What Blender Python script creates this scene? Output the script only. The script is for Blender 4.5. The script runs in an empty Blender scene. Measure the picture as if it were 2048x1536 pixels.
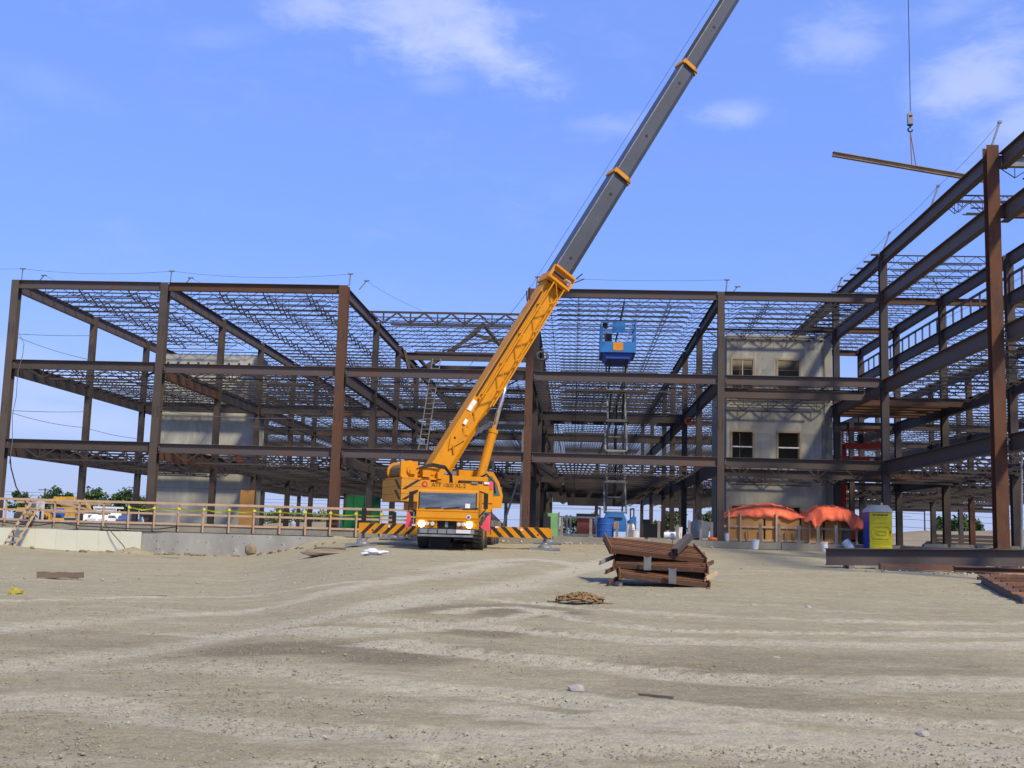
import bpy, bmesh, math, random
import numpy as np
from mathutils import Vector, Matrix, noise as mnoise

random.seed(7)
SC = bpy.context.scene
COL = SC.collection

# ---------------------------------------------------------------- camera
cam_data = bpy.data.cameras.new('camera')
cam = bpy.data.objects.new('camera', cam_data)
COL.objects.link(cam)
R_ = Vector((0.99821464, 0.05262516, 0.02825124))
U_ = Vector((-0.02107927, -0.13216919, 0.99100301))
F_ = Vector((-0.05588564, 0.98982923, 0.13082392))
M = Matrix((R_, U_, -F_)).transposed().to_4x4()
M.translation = Vector((0, 0, 0.0743))
cam.matrix_world = M
cam_data.sensor_width = 36.0
cam_data.lens = 2264.78 / 2048 * 36.0
cam_data.clip_end = 6000
cam_data.clip_start = 0.1
SC.camera = cam

# ---------------------------------------------------------------- light and sky
SUN_ROT = math.radians(138)      # clockwise from +Y
SUN_EL = math.radians(49)
SKY_STRENGTH = 0.15
SUN_STRENGTH = 3.5
SC.view_settings.view_transform = 'Standard'
SC.view_settings.look = 'None'
SC.view_settings.exposure = 0.48
SC.view_settings.gamma = 1.0
SC.view_settings.use_curve_mapping = False

world = bpy.data.worlds.new('World')
SC.world = world
world.use_nodes = True
nt = world.node_tree
nt.nodes.clear()
def N(t, **k):
    n = nt.nodes.new(t)
    for a, b in k.items():
        setattr(n, a, b)
    return n
def LK(a, b): nt.links.new(a, b)
def mth(op, a, b=None, c=None):
    n = N('ShaderNodeMath', operation=op)
    for i, v in enumerate((a, b, c)):
        if v is None: continue
        if isinstance(v, (int, float)): n.inputs[i].default_value = v
        else: LK(v, n.inputs[i])
    return n.outputs[0]
sky = N('ShaderNodeTexSky', sky_type='NISHITA')
sky.sun_disc = False
sky.sun_elevation = SUN_EL
sky.sun_rotation = SUN_ROT
sky.altitude = 200
sky.air_density = 1.0
sky.dust_density = 0.6
sky.ozone_density = 3.0
tc = N('ShaderNodeTexCoord')
sep = N('ShaderNodeSeparateXYZ'); LK(tc.outputs['Generated'], sep.inputs[0])
az = mth('ARCTAN2', sep.outputs[0], sep.outputs[1])
el = mth('ARCSINE', sep.outputs[2])
nz = N('ShaderNodeTexNoise'); nz.inputs['Scale'].default_value = 9; nz.inputs['Detail'].default_value = 7; nz.inputs['Roughness'].default_value = .55
mp = N('ShaderNodeMapping'); mp.inputs['Scale'].default_value = (1, 1, 2.2); mp.inputs['Rotation'].default_value = (0, .5, 0)
LK(tc.outputs['Generated'], mp.inputs[0]); LK(mp.outputs[0], nz.inputs['Vector'])
nz2 = N('ShaderNodeTexNoise'); nz2.inputs['Scale'].default_value = 26; nz2.inputs['Detail'].default_value = 8; nz2.inputs['Roughness'].default_value = .68; nz2.inputs['Distortion'].default_value = .6
LK(mp.outputs[0], nz2.inputs['Vector'])
nfac = mth('ADD', mth('MULTIPLY', nz.outputs['Fac'], .62), mth('MULTIPLY', nz2.outputs['Fac'], .38))
# wisps: centre (azimuth, elevation), half length, half width (degrees), tilt (degrees), density
WISPS = [
    ((-0.1701, 0.4450), 7.2, 2.6, -14, .7), ((-0.0831, 0.4133), 4.2, 1.5, -24, .78), ((-0.0340, 0.3961), 2.0, .8, -14, .3),
    ((-0.2430, 0.4429), 4.0, 1.4, -8, .55), ((-0.1306, 0.3887), 2.2, .7, 8, .22),
    ((0.1391, 0.3640), 2.2, .75, -3, .45), ((0.0266, 0.3563), 2.8, .7, 2, .28),
    ((0.2351, 0.4155), 3.0, 1.5, -6, .42), ((0.3453, 0.3790), 4.2, 2.4, 24, .6), ((0.3751, 0.3369), 4.0, 1.6, 18, .5), ((0.3228, 0.4313), 3.0, .9, 14, .25),
    ((-0.4272, 0.1154), 8.0, 1.2, 0, .35), ((-0.4477, 0.0811), 6.0, 1.0, 0, .4), ((-0.3378, 0.4063), 3, .7, 10, .15), ((-0.4692, 0.3491), 3.2, .9, -8, .12),
]
tot = None
for (a0, e0), L, W, tilt, dens in WISPS:
    c, s = math.cos(math.radians(tilt)), math.sin(math.radians(tilt))
    da = mth('SUBTRACT', az, a0); de = mth('SUBTRACT', el, e0)
    uu = mth('DIVIDE', mth('ADD', mth('MULTIPLY', da, c), mth('MULTIPLY', de, s)), math.radians(L))
    vv = mth('DIVIDE', mth('SUBTRACT', mth('MULTIPLY', de, c), mth('MULTIPLY', da, s)), math.radians(W))
    d = mth('SQRT', mth('ADD', mth('MULTIPLY', uu, uu), mth('MULTIPLY', vv, vv)))
    d = mth('ADD', d, mth('MULTIPLY', mth('SUBTRACT', nfac, .5), 3.6))
    mr = N('ShaderNodeMapRange', interpolation_type='SMOOTHSTEP')
    mr.inputs[1].default_value = 1.25; mr.inputs[2].default_value = -.1
    mr.inputs[3].default_value = 0; mr.inputs[4].default_value = dens
    LK(d, mr.inputs[0])
    tot = mr.outputs[0] if tot is None else mth('MAXIMUM', tot, mr.outputs[0])
# faint thin cloud everywhere
mr = N('ShaderNodeMapRange', interpolation_type='SMOOTHSTEP')
mr.inputs[1].default_value = .5; mr.inputs[2].default_value = .8; mr.inputs[4].default_value = .14
LK(nfac, mr.inputs[0])
tot = mth('MAXIMUM', tot, mr.outputs[0])
# low pale band at the horizon, all the way round
hb = N('ShaderNodeMapRange', interpolation_type='SMOOTHSTEP')
hb.inputs[1].default_value = math.radians(14); hb.inputs[2].default_value = math.radians(-1); hb.inputs[4].default_value = .72
LK(el, hb.inputs[0])
gam = N('ShaderNodeMix', data_type='RGBA', blend_type='MULTIPLY')
gam.inputs[0].default_value = 1.0
gam.inputs[7].default_value = (.86, .97, 1.16, 1)
LK(sky.outputs[0], gam.inputs[6])
mixh = N('ShaderNodeMix', data_type='RGBA'); mixh.inputs[7].default_value = (2.25, 2.6, 3.7, 1)
deep = N('ShaderNodeMix', data_type='RGBA'); deep.inputs[0].default_value = .7; deep.inputs[7].default_value = (1.0, 1.72, 4.9, 1)
LK(gam.outputs[2], deep.inputs[6])
LK(hb.outputs[0], mixh.inputs[0]); LK(deep.outputs[2], mixh.inputs[6])
mixc = N('ShaderNodeMix', data_type='RGBA'); mixc.inputs[7].default_value = (3.1, 3.55, 5.3, 1)
LK(tot, mixc.inputs[0]); LK(mixh.outputs[2], mixc.inputs[6])
bg = N('ShaderNodeBackground'); bg.inputs['Strength'].default_value = SKY_STRENGTH
LK(mixc.outputs[2], bg.inputs['Color'])
wo = N('ShaderNodeOutputWorld'); LK(bg.outputs[0], wo.inputs['Surface'])

sun_data = bpy.data.lights.new('sun', 'SUN')
sun_data.energy = SUN_STRENGTH
sun_data.angle = math.radians(7)
sun_data.color = (1.0, .885, .65)
sun = bpy.data.objects.new('sun', sun_data)
COL.objects.link(sun)
sd = Vector((math.sin(SUN_ROT) * math.cos(SUN_EL), math.cos(SUN_ROT) * math.cos(SUN_EL), math.sin(SUN_EL)))
sun.rotation_euler = (-sd).to_track_quat('-Z', 'Y').to_euler()

# ---------------------------------------------------------------- materials
def mat(name, c1, c2=None, scale=2.0, detail=5, lo=.4, hi=.65, rough=.75, metal=0.0, bump=0.0, bscale=None,
        c3=None, scale3=12.0, lo3=.55, hi3=.7, stretch=(1, 1, 1), spec=.3, vary=0.0, emit=None, estr=0):
    m = bpy.data.materials.new(name)
    m.use_nodes = True
    t = m.node_tree
    b = t.nodes['Principled BSDF']
    b.inputs['Roughness'].default_value = rough
    b.inputs['Metallic'].default_value = metal
    b.inputs['Specular IOR Level'].default_value = spec
    b.inputs['Base Color'].default_value = (*c1, 1)
    if emit:
        b.inputs['Emission Color'].default_value = (*emit, 1)
        b.inputs['Emission Strength'].default_value = estr
    if c2 is None and not bump and not c3:
        return m
    co = t.nodes.new('ShaderNodeTexCoord')
    oi = t.nodes.new('ShaderNodeObjectInfo')
    ad = t.nodes.new('ShaderNodeVectorMath'); ad.operation = 'MULTIPLY_ADD'
    cv = t.nodes.new('ShaderNodeCombineXYZ')
    for i in range(3): t.links.new(oi.outputs['Random'], cv.inputs[i])
    t.links.new(cv.outputs[0], ad.inputs[0]); ad.inputs[1].default_value = (37, 53, 71)
    mpn = t.nodes.new('ShaderNodeMapping'); mpn.inputs['Scale'].default_value = stretch
    t.links.new(co.outputs['Object'], mpn.inputs[0])
    t.links.new(mpn.outputs[0], ad.inputs[2])
    vec = ad.outputs[0]
    last = None
    def layer(sc, l, h, colour, base):
        n = t.nodes.new('ShaderNodeTexNoise'); n.inputs['Scale'].default_value = sc; n.inputs['Detail'].default_value = detail
        n.inputs['Roughness'].default_value = .62
        t.links.new(vec, n.inputs['Vector'])
        r = t.nodes.new('ShaderNodeMapRange'); r.inputs[1].default_value = l; r.inputs[2].default_value = h
        t.links.new(n.outputs['Fac'], r.inputs[0])
        src = r.outputs[0]
        if vary:
            q = t.nodes.new('ShaderNodeMath'); q.operation = 'MULTIPLY_ADD'; q.use_clamp = True
            w = t.nodes.new('ShaderNodeMath'); w.operation = 'SUBTRACT'; w.inputs[1].default_value = .5
            t.links.new(oi.outputs['Random'], w.inputs[0])
            t.links.new(w.outputs[0], q.inputs[0]); q.inputs[1].default_value = vary
            t.links.new(src, q.inputs[2]); src = q.outputs[0]
        x = t.nodes.new('ShaderNodeMix'); x.data_type = 'RGBA'
        t.links.new(src, x.inputs[0])
        if base is None: x.inputs[6].default_value = (*c1, 1)
        else: t.links.new(base, x.inputs[6])
        x.inputs[7].default_value = (*colour, 1)
        return x.outputs[2]
    if c2 is not None: last = layer(scale, lo, hi, c2, None)
    if c3 is not None: last = layer(scale3, lo3, hi3, c3, last)
    if last is not None: t.links.new(last, b.inputs['Base Color'])
    if bump:
        n = t.nodes.new('ShaderNodeTexNoise'); n.inputs['Scale'].default_value = bscale or scale * 6; n.inputs['Detail'].default_value = 4
        t.links.new(vec, n.inputs['Vector'])
        bp = t.nodes.new('ShaderNodeBump'); bp.inputs['Strength'].default_value = bump; bp.inputs['Distance'].default_value = .03
        t.links.new(n.outputs['Fac'], bp.inputs['Height']); t.links.new(bp.outputs[0], b.inputs['Normal'])
    return m

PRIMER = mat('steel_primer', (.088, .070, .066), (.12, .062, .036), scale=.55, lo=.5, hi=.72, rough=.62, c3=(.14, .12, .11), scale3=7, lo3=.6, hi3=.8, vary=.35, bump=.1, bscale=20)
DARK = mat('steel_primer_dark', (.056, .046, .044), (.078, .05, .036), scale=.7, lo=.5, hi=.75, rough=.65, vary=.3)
RUST = mat('steel_rusty', (.105, .050, .029), (.070, .046, .038), scale=.8, lo=.45, hi=.68, rough=.8, c3=(.21, .105, .05), scale3=9, lo3=.58, hi3=.75, vary=.3, bump=.15, bscale=25)
RUSTB = mat('steel_rust_bright', (.205, .085, .030), (.12, .055, .028), scale=2.5, lo=.42, hi=.65, rough=.8, c3=(.30, .125, .045), scale3=14, lo3=.58, hi3=.72, stretch=(1, 1, .6), bump=.12, bscale=30)
BROWN = mat('steel_brown', (.080, .060, .047), (.060, .048, .045), scale=.9, lo=.42, hi=.66, rough=.72, vary=.3, c3=(.2, .16, .13), scale3=6, lo3=.66, hi3=.78)
JOIST = mat('joist_grey', (.040, .035, .034), (.065, .052, .044), scale=1.2, lo=.5, hi=.72, rough=.65, vary=.4)
GALV = mat('galvanised_grey', (.25, .26, .27), (.17, .175, .19), scale=3, rough=.5, metal=.3)
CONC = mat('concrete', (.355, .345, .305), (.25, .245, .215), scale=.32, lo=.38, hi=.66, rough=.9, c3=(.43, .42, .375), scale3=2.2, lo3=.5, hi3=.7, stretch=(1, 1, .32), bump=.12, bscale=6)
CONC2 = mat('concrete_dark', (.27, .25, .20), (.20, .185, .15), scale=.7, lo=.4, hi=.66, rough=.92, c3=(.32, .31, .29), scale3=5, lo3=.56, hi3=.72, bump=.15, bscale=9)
CONCW = mat('concrete_wall_pale', (.36, .35, .315), (.265, .255, .23), scale=.55, lo=.4, hi=.68, rough=.9, c3=(.48, .46, .41), scale3=3, lo3=.56, hi3=.72, stretch=(1, 1, .5), bump=.1, bscale=8)
HOLE = mat('tie_hole_dark', (.03, .03, .03))
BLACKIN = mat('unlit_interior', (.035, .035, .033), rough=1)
WOOD = mat('lumber', (.50, .345, .215), (.40, .265, .16), scale=1.5, rough=.8, c3=(.56, .42, .30), scale3=9, vary=.5, stretch=(1, 1, .4))
WOODG = mat('lumber_grey', (.25, .225, .20), (.17, .15, .135), scale=3, rough=.85, vary=.4)
PLY = mat('plywood', (.52, .27, .085), (.43, .21, .065), scale=1.2, rough=.75, stretch=(1, 1, .3), vary=.3)
RUSTC = mat('column_rust', (.125, .052, .026), (.085, .042, .027), scale=2.2, lo=.42, hi=.65, rough=.85, c3=(.19, .085, .04), scale3=12, lo3=.6, hi3=.75, stretch=(1, 1, .5), bump=.12, bscale=30)
TANB = mat('lifted_beam_tan', (.30, .215, .13), (.22, .15, .09), scale=2, rough=.75)
CONCL = mat('concrete_core_lit', (.46, .45, .40), (.34, .335, .295), scale=.32, lo=.38, hi=.66, rough=.9, c3=(.53, .52, .47), scale3=2.2, lo3=.5, hi3=.7, stretch=(1, 1, .32), bump=.12, bscale=6)  # same concrete as the other tower, colour lightened to stand for sunlight
FORMWOOD = mat('window_form_wood', (.34, .27, .18), (.27, .21, .14), scale=3, rough=.8)
FOAM = mat('insulation_cream', (.64, .635, .50), (.60, .59, .465), scale=.6, rough=.85, c3=(.55, .535, .415), scale3=3, lo3=.6, hi3=.8)
YEL = mat('crane_orange', (.64, .258, .004), (.58, .225, .004), scale=1.2, rough=.5, spec=.3, c3=(.42, .19, .02), scale3=3.5, lo3=.56, hi3=.78, stretch=(1, 1, .4), bump=.04, bscale=6)
YELD = mat('crane_orange_dusty', (.60, .25, .012), (.50, .23, .03), scale=1.5, rough=.6, spec=.35)
BLK = mat('black_paint', (.02, .02, .02), rough=.5)
STRIPE = mat('stripe_brown_black', (.035, .024, .018), rough=.55)
BOOMG = mat('boom_grey', (.062, .068, .082), (.052, .056, .068), scale=.8, rough=.45, spec=.5, c3=(.095, .098, .105), scale3=4, lo3=.6, hi3=.8)
TYRE = mat('tyre_rubber', (.05, .048, .045), (.11, .10, .085), scale=4, lo=.5, hi=.7, rough=.9, bump=.3, bscale=30)
GLASS = mat('dark_glass', (.06, .075, .08), (.14, .16, .17), scale=1.6, lo=.42, hi=.6, stretch=(.35, 1, 3), rough=.06, spec=1.0)  # lighter stretched streaks are reflections painted into the glass colour
GLASSG = mat('green_glass', (.07, .10, .085), rough=.08, spec=.9)
CHROME = mat('cylinder_rod', (.75, .75, .76), rough=.18, metal=.9)
WHITE = mat('white_paint', (.75, .75, .74), (.6, .6, .58), scale=3, rough=.5)
WHITEP = mat('white_plastic', (.72, .73, .75), (.6, .6, .6), scale=6, rough=.55)
CLOTHW = mat('white_cloth', (.7, .68, .7), (.55, .53, .54), scale=7, rough=.9)
PINK = mat('pink_flag', (.75, .09, .14), (.62, .07, .11), scale=3, rough=.8)
REDP = mat('red_paint', (.52, .04, .02), (.42, .035, .02), scale=3, rough=.5)
BLUE = mat('lift_blue', (.03, .19, .52), (.028, .155, .43), scale=3, rough=.45, spec=.5)
BLUED = mat('barrel_blue', (.02, .11, .40), (.03, .085, .28), scale=4, rough=.5)
NAVY = mat('toilet_blue', (.035, .085, .40), (.03, .07, .34), scale=3, rough=.5)
YELP = mat('toilet_yellow', (.66, .57, .025), (.58, .50, .02), scale=3, rough=.45)
ROOFW = mat('toilet_roof', (.55, .56, .53), (.48, .48, .45), scale=4, rough=.5)
TARP = mat('tarp_orange', (.84, .16, .065), (.76, .13, .05), scale=2.5, rough=.5, c3=(.87, .25, .14), scale3=5, bump=.35, bscale=7)
GREEN = mat('green_paint', (.015, .175, .06), (.012, .14, .05), scale=2, rough=.7)
GREENL = mat('green_light', (.20, .40, .16), (.16, .33, .13), scale=3, rough=.7)
ROPE = mat('rope_tan', (.27, .17, .08), (.16, .10, .05), scale=12, rough=.95)
CABLE = mat('black_cable', (.03, .03, .035), rough=.7)
WIRE = mat('wire_grey', (.13, .13, .15), rough=.6)
TAPE = mat('tape_yellow', (.68, .70, .03), rough=.6)
HEADL = mat('headlight_lit', (1, .8, .5), emit=(1, .72, .34), estr=7)
LENS = mat('lamp_lens', (.6, .55, .5), rough=.15)
ORANGEH = mat('hose_orange', (.62, .14, .03), rough=.7)
SIGNO = mat('warning_orange', (.7, .30, .03), (.6, .2, .02), scale=8)
LEAF = mat('leaf_green', (.055, .105, .028), (.032, .062, .02), scale=.6, lo=.4, hi=.6, rough=.8, c3=(.10, .15, .04), scale3=1.6, lo3=.55, hi3=.7)
LEAF2 = mat('leaf_olive', (.10, .13, .045), (.06, .08, .03), scale=.6, lo=.4, hi=.6, rough=.8, c3=(.17, .19, .07), scale3=1.6, lo3=.55, hi3=.7)
BARK = mat('bark', (.09, .065, .045), rough=.9)
STONE = mat('rock_grey', (.34, .31, .275), (.24, .215, .19), scale=4, rough=.95, bump=.3, bscale=12, vary=.4)
LOGM = mat('old_timber', (.185, .135, .10), (.11, .08, .06), scale=3, rough=.95, stretch=(.3, 1, 1), bump=.4, bscale=12)
DIRTM = mat('dirt_pile', (.25, .20, .13), (.20, .16, .105), scale=.25, rough=1, bump=.3, bscale=2)

# ---------------------------------------------------------------- mesh builder
class MB:
    def __init__(self): self.v = []; self.f = []
    def raw(self, vs, fs):
        o = len(self.v); self.v += [tuple(x) for x in vs]; self.f += [tuple(i + o for i in q) for q in fs]; return self
    def box(self, c, s, rot=None):
        hx, hy, hz = s[0] / 2, s[1] / 2, s[2] / 2
        vs = [Vector((x, y, z)) for x in (-hx, hx) for y in (-hy, hy) for z in (-hz, hz)]
        if rot is not None: vs = [rot @ v for v in vs]
        c = Vector(c)
        return self.raw([v + c for v in vs], [(0, 1, 3, 2), (4, 6, 7, 5), (0, 4, 5, 1), (2, 3, 7, 6), (0, 2, 6, 4), (1, 5, 7, 3)])
    def b2(self, x0, x1, y0, y1, z0, z1):
        return self.box(((x0 + x1) / 2, (y0 + y1) / 2, (z0 + z1) / 2), (abs(x1 - x0), abs(y1 - y0), abs(z1 - z0)))
    def frame(self, p, q, up=None):
        p, q = Vector(p), Vector(q)
        d = (q - p); L = d.length; d = d / L
        up = Vector(up) if up is not None else Vector((0, 0, 1))
        if abs(d.dot(up)) > .98: up = Vector((0, 1, 0))
        s = d.cross(up).normalized(); u = s.cross(d)
        return p, q, d, s, u, L
    def bar(self, p, q, w, h=None, up=None, caps=True):
        h = w if h is None else h
        p, q, d, s, u, L = self.frame(p, q, up)
        vs = [e + s * (a * w / 2) + u * (b * h / 2) for e in (p, q) for a, b in ((-1, -1), (1, -1), (1, 1), (-1, 1))]
        fs = [(0, 1, 5, 4), (1, 2, 6, 5), (2, 3, 7, 6), (3, 0, 4, 7)]
        if caps: fs += [(3, 2, 1, 0), (4, 5, 6, 7)]
        return self.raw(vs, fs)
    def tube(self, p, q, r, n=8, r2=None, caps=True):
        r2 = r if r2 is None else r2
        p, q, d, s, u, L = self.frame(p, q)
        vs = []
        for e, rr in ((p, r), (q, r2)):
            for i in range(n):
                a = 2 * math.pi * i / n
                vs.append(e + s * (math.cos(a) * rr) + u * (math.sin(a) * rr))
        fs = [(i, (i + 1) % n, n + (i + 1) % n, n + i) for i in range(n)]
        if caps: fs += [tuple(range(n - 1, -1, -1)), tuple(range(n, 2 * n))]
        return self.raw(vs, fs)
    def path(self, pts, r, n=5):
        for a, b in zip(pts[:-1], pts[1:]): self.tube(a, b, r, n, caps=False)
        return self
    def ibeam(self, p, q, dep, fl, tf=.025, tw=.018, up=None):
        p, q, d, s, u, L = self.frame(p, q, up)
        o = u * (dep / 2 - tf / 2)
        self.bar(p + o, q + o, fl, tf, u); self.bar(p - o, q - o, fl, tf, u)
        self.bar(p, q, tw, dep - 2 * tf, u)
        return self
    def channel(self, p, q, dep, fl, t=.02, up=None):
        p, q, d, s, u, L = self.frame(p, q, up)
        o = u * (dep / 2 - t / 2)
        self.bar(p + o, q + o, fl, t, u); self.bar(p - o, q - o, fl, t, u)
        self.bar(p - s * (fl / 2 - t / 2), q - s * (fl / 2 - t / 2), t, dep - 2 * t, u)
        return self
    def prism(self, poly, axis_vec, depth):
        a = Vector(axis_vec) * depth; n = len(poly)
        vs = [Vector(p) for p in poly] + [Vector(p) + a for p in poly]
        fs = [tuple(range(n - 1, -1, -1)), tuple(range(n, 2 * n))] + [(i, (i + 1) % n, n + (i + 1) % n, n + i) for i in range(n)]
        return self.raw(vs, fs)
    def lathe(self, c, prof, n=14, axis='Z'):
        c = Vector(c); vs = []
        for r, h in prof:
            for i in range(n):
                a = 2 * math.pi * i / n; x, y = r * math.cos(a), r * math.sin(a)
                vs.append(c + (Vector((x, y, h)) if axis == 'Z' else Vector((h, x, y)) if axis == 'X' else Vector((x, h, y))))
        fs = []
        for k in range(len(prof) - 1):
            for i in range(n):
                fs.append((k * n + i, k * n + (i + 1) % n, (k + 1) * n + (i + 1) % n, (k + 1) * n + i))
        fs.append(tuple(range(n - 1, -1, -1))); m = (len(prof) - 1) * n; fs.append(tuple(range(m, m + n)))
        return self.raw(vs, fs)
    def mesh(self, name, m, smooth=False):
        me = bpy.data.meshes.new(name)
        me.from_pydata([tuple(v) for v in self.v], [], self.f)
        me.materials.append(m)
        bm = bmesh.new(); bm.from_mesh(me); bmesh.ops.recalc_face_normals(bm, faces=bm.faces); bm.to_mesh(me); bm.free()
        if smooth:
            me.polygons.foreach_set('use_smooth', [True] * len(me.polygons))
        me.update()
        return me
    def build(self, name, m, parent=None, loc=(0, 0, 0), smooth=False):
        return link(name, self.mesh(name, m, smooth), parent, loc)

def link(name, me, parent=None, loc=(0, 0, 0), rot=None):
    o = bpy.data.objects.new(name, me); COL.objects.link(o)
    if parent is not None: o.parent = parent
    o.location = loc
    if rot is not None: o.rotation_euler = rot
    return o
def tag(o, label=None, cat=None, group=None, kind=None):
    if label: o['label'] = label
    if cat: o['category'] = cat
    if group: o['group'] = group
    if kind: o['kind'] = kind
    return o
def thing(name, loc, label, cat, group=None, rz=0):
    o = bpy.data.objects.new(name, None); COL.objects.link(o)
    o.empty_display_size = .3
    o.location = loc; o.rotation_euler = (0, 0, rz)
    return tag(o, label, cat, group)
def copy_tree(o, parent=None):
    c = o.copy(); COL.objects.link(c)
    if parent is not None: c.parent = parent
    for ch in list(o.children): copy_tree(ch, c)
    return c
def text_mesh(body, size, m, name='lettering', thick=.004):
    cu = bpy.data.curves.new(name, 'FONT'); cu.body = body; cu.size = size; cu.align_x = 'CENTER'; cu.align_y = 'CENTER'; cu.extrude = thick; cu.resolution_u = 2
    t = bpy.data.objects.new(name, cu); COL.objects.link(t)
    dg = bpy.context.evaluated_depsgraph_get()
    me = bpy.data.meshes.new_from_object(t.evaluated_get(dg))
    bpy.data.objects.remove(t); bpy.data.curves.remove(cu)
    me.materials.clear(); me.materials.append(m)
    return me

# ---------------------------------------------------------------- terrain
def sms(a, b, x):
    t = np.clip((x - a) / (b - a), 0, 1); return t * t * (3 - 2 * t)
def ground_z(x, y):
    t = np.clip((y - 6) / 52, 0, 1)
    zr = -1.5 + 1.13 * t
    zl = -1.5 + .22 * sms(-24, -31, x) * sms(30, 55, y)
    w = sms(-.31, -.165, x / np.maximum(y, 18))
    zz = zl * (1 - w) + zr * w
    far = sms(75, 125, y)
    return zz * (1 - far) - .28 * far
def gz(x, y): return float(ground_z(np.array(float(x)), np.array(float(y))))

def vnoise(x, y, seed):
    xi = np.floor(x).astype(np.int64); yi = np.floor(y).astype(np.int64)
    fx = x - xi; fy = y - yi
    fx = fx * fx * (3 - 2 * fx); fy = fy * fy * (3 - 2 * fy)
    def h(a, b):
        n = (a * 374761393 + b * 668265263 + seed * 1274126177) & 0xffffffff
        n = ((n ^ (n >> 13)) * 1274126177) & 0xffffffff
        return ((n ^ (n >> 16)) & 0xffff) / 65535.0
    return (h(xi, yi) * (1 - fx) + h(xi + 1, yi) * fx) * (1 - fy) + (h(xi, yi + 1) * (1 - fx) + h(xi + 1, yi + 1) * fx) * fy - .5

# tyre tracks on the dirt: centre lines (x, y), half width, tread
TRACKS = [
    ([(-8.473, 14.785, -1.500)[:2], (-7.184, 19.383, -1.500)[:2], (-4.949, 22.501, -1.257)[:2], (-3.399, 27.523, -1.033)[:2], (-2.198, 35.180, -0.866)[:2]], .55, 0),
    ([(-6.458, 11.331, -1.500)[:2], (-5.525, 13.670, -1.500)[:2], (-4.368, 17.192, -1.392)[:2], (-3.047, 20.438, -1.187)[:2], (-0.961, 26.812, -1.048)[:2], (1.525, 40.537, -0.750)[:2]], .6, 0),
    ([(-6.181, 16.719, -1.501)[:2], (-4.035, 15.900, -1.363)[:2], (-2.323, 15.692, -1.290)[:2], (-0.342, 19.225, -1.213)[:2]], .35, 0),
    ([(-11.946, 20.734, -1.500)[:2], (-8.922, 24.000, -1.501)[:2], (-6.107, 24.750, -1.336)[:2], (-4.223, 25.224, -1.083)[:2]], .3, 1),
    ([(-5.571, 9.812, -1.500)[:2], (-4.329, 9.713, -1.463)[:2], (-2.744, 8.825, -1.440)[:2], (-1.400, 8.657, -1.443)[:2], (0.420, 8.637, -1.444)[:2], (3.794, 8.578, -1.444)[:2]], .38, 0),
    ([(-4.550, 12.377, -1.453)[:2], (-2.450, 11.321, -1.385)[:2], (-0.622, 10.532, -1.402)[:2], (1.537, 9.979, -1.414)[:2], (4.331, 9.772, -1.419)[:2]], .34, 1),
    ([(-2.834, 17.074, -1.260)[:2], (-0.634, 16.215, -1.278)[:2], (1.053, 15.317, -1.298)[:2], (3.041, 15.495, -1.294)[:2], (7.239, 16.235, -1.278)[:2]], .4, 1),
    ([(-1.322, 21.474, -1.164)[:2], (0.924, 19.679, -1.203)[:2], (2.760, 18.978, -1.218)[:2], (5.332, 19.008, -1.217)[:2], (9.033, 20.221, -1.191)[:2]], .3, 1),
    ([(-2.085, 14.133, -1.323)[:2], (0.061, 12.880, -1.351)[:2], (1.866, 12.121, -1.367)[:2], (3.398, 12.150, -1.368)[:2], (5.583, 12.555, -1.358)[:2]], .45, 1),
    ([(-1.955, 18.643, -1.226)[:2], (-1.050, 19.935, -1.198)[:2], (0.806, 17.094, -1.260)[:2], (3.320, 16.916, -1.263)[:2], (8.003, 17.932, -1.241)[:2]], .25, 1),
    ([(-3.804, 30.740, -0.963)[:2], (-2.862, 35.762, -0.854)[:2], (-1.070, 38.771, -0.788)[:2], (0.862, 34.874, -0.873)[:2]], .5, 0),
    ([(-0.829, 8.233, -1.453)[:2], (0.408, 8.371, -1.449)[:2], (1.652, 8.440, -1.448)[:2]], .3, 2),
    ([(-0.791, 9.851, -1.417)[:2], (0.577, 9.447, -1.425)[:2], (1.936, 9.111, -1.433)[:2], (4.047, 9.141, -1.433)[:2]], .3, 0),
    ([(-1.713, 7.453, -1.469)[:2], (-0.454, 7.897, -1.460)[:2], (0.940, 8.391, -1.449)[:2], (3.576, 8.095, -1.456)[:2]], .3, 2),
]
DAMP = [((-2.637, 13.482, -1.338), 1.7, .6), ((-1.654, 13.196, -1.344), 1.1, .4), ((-1.480, 16.215, -1.278), 1.3, .6), ((-1.177, 19.205, -1.214), 1.6, .6), ((-0.708, 20.063, -1.195), 1.3, .55), ((-2.108, 12.811, -1.353), 1.1, .6),
        ((2.806, 13.176, -1.345), 2.2, .3), ((1.223, 10.946, -1.394), 1.5, .3), ((-6.057, 15.465, -1.501), 2.2, .25), ((-0.153, 9.743, -1.419), 1.4, .35), ((-4.334, 13.758, -1.422), 1.6, .25)]

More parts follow.
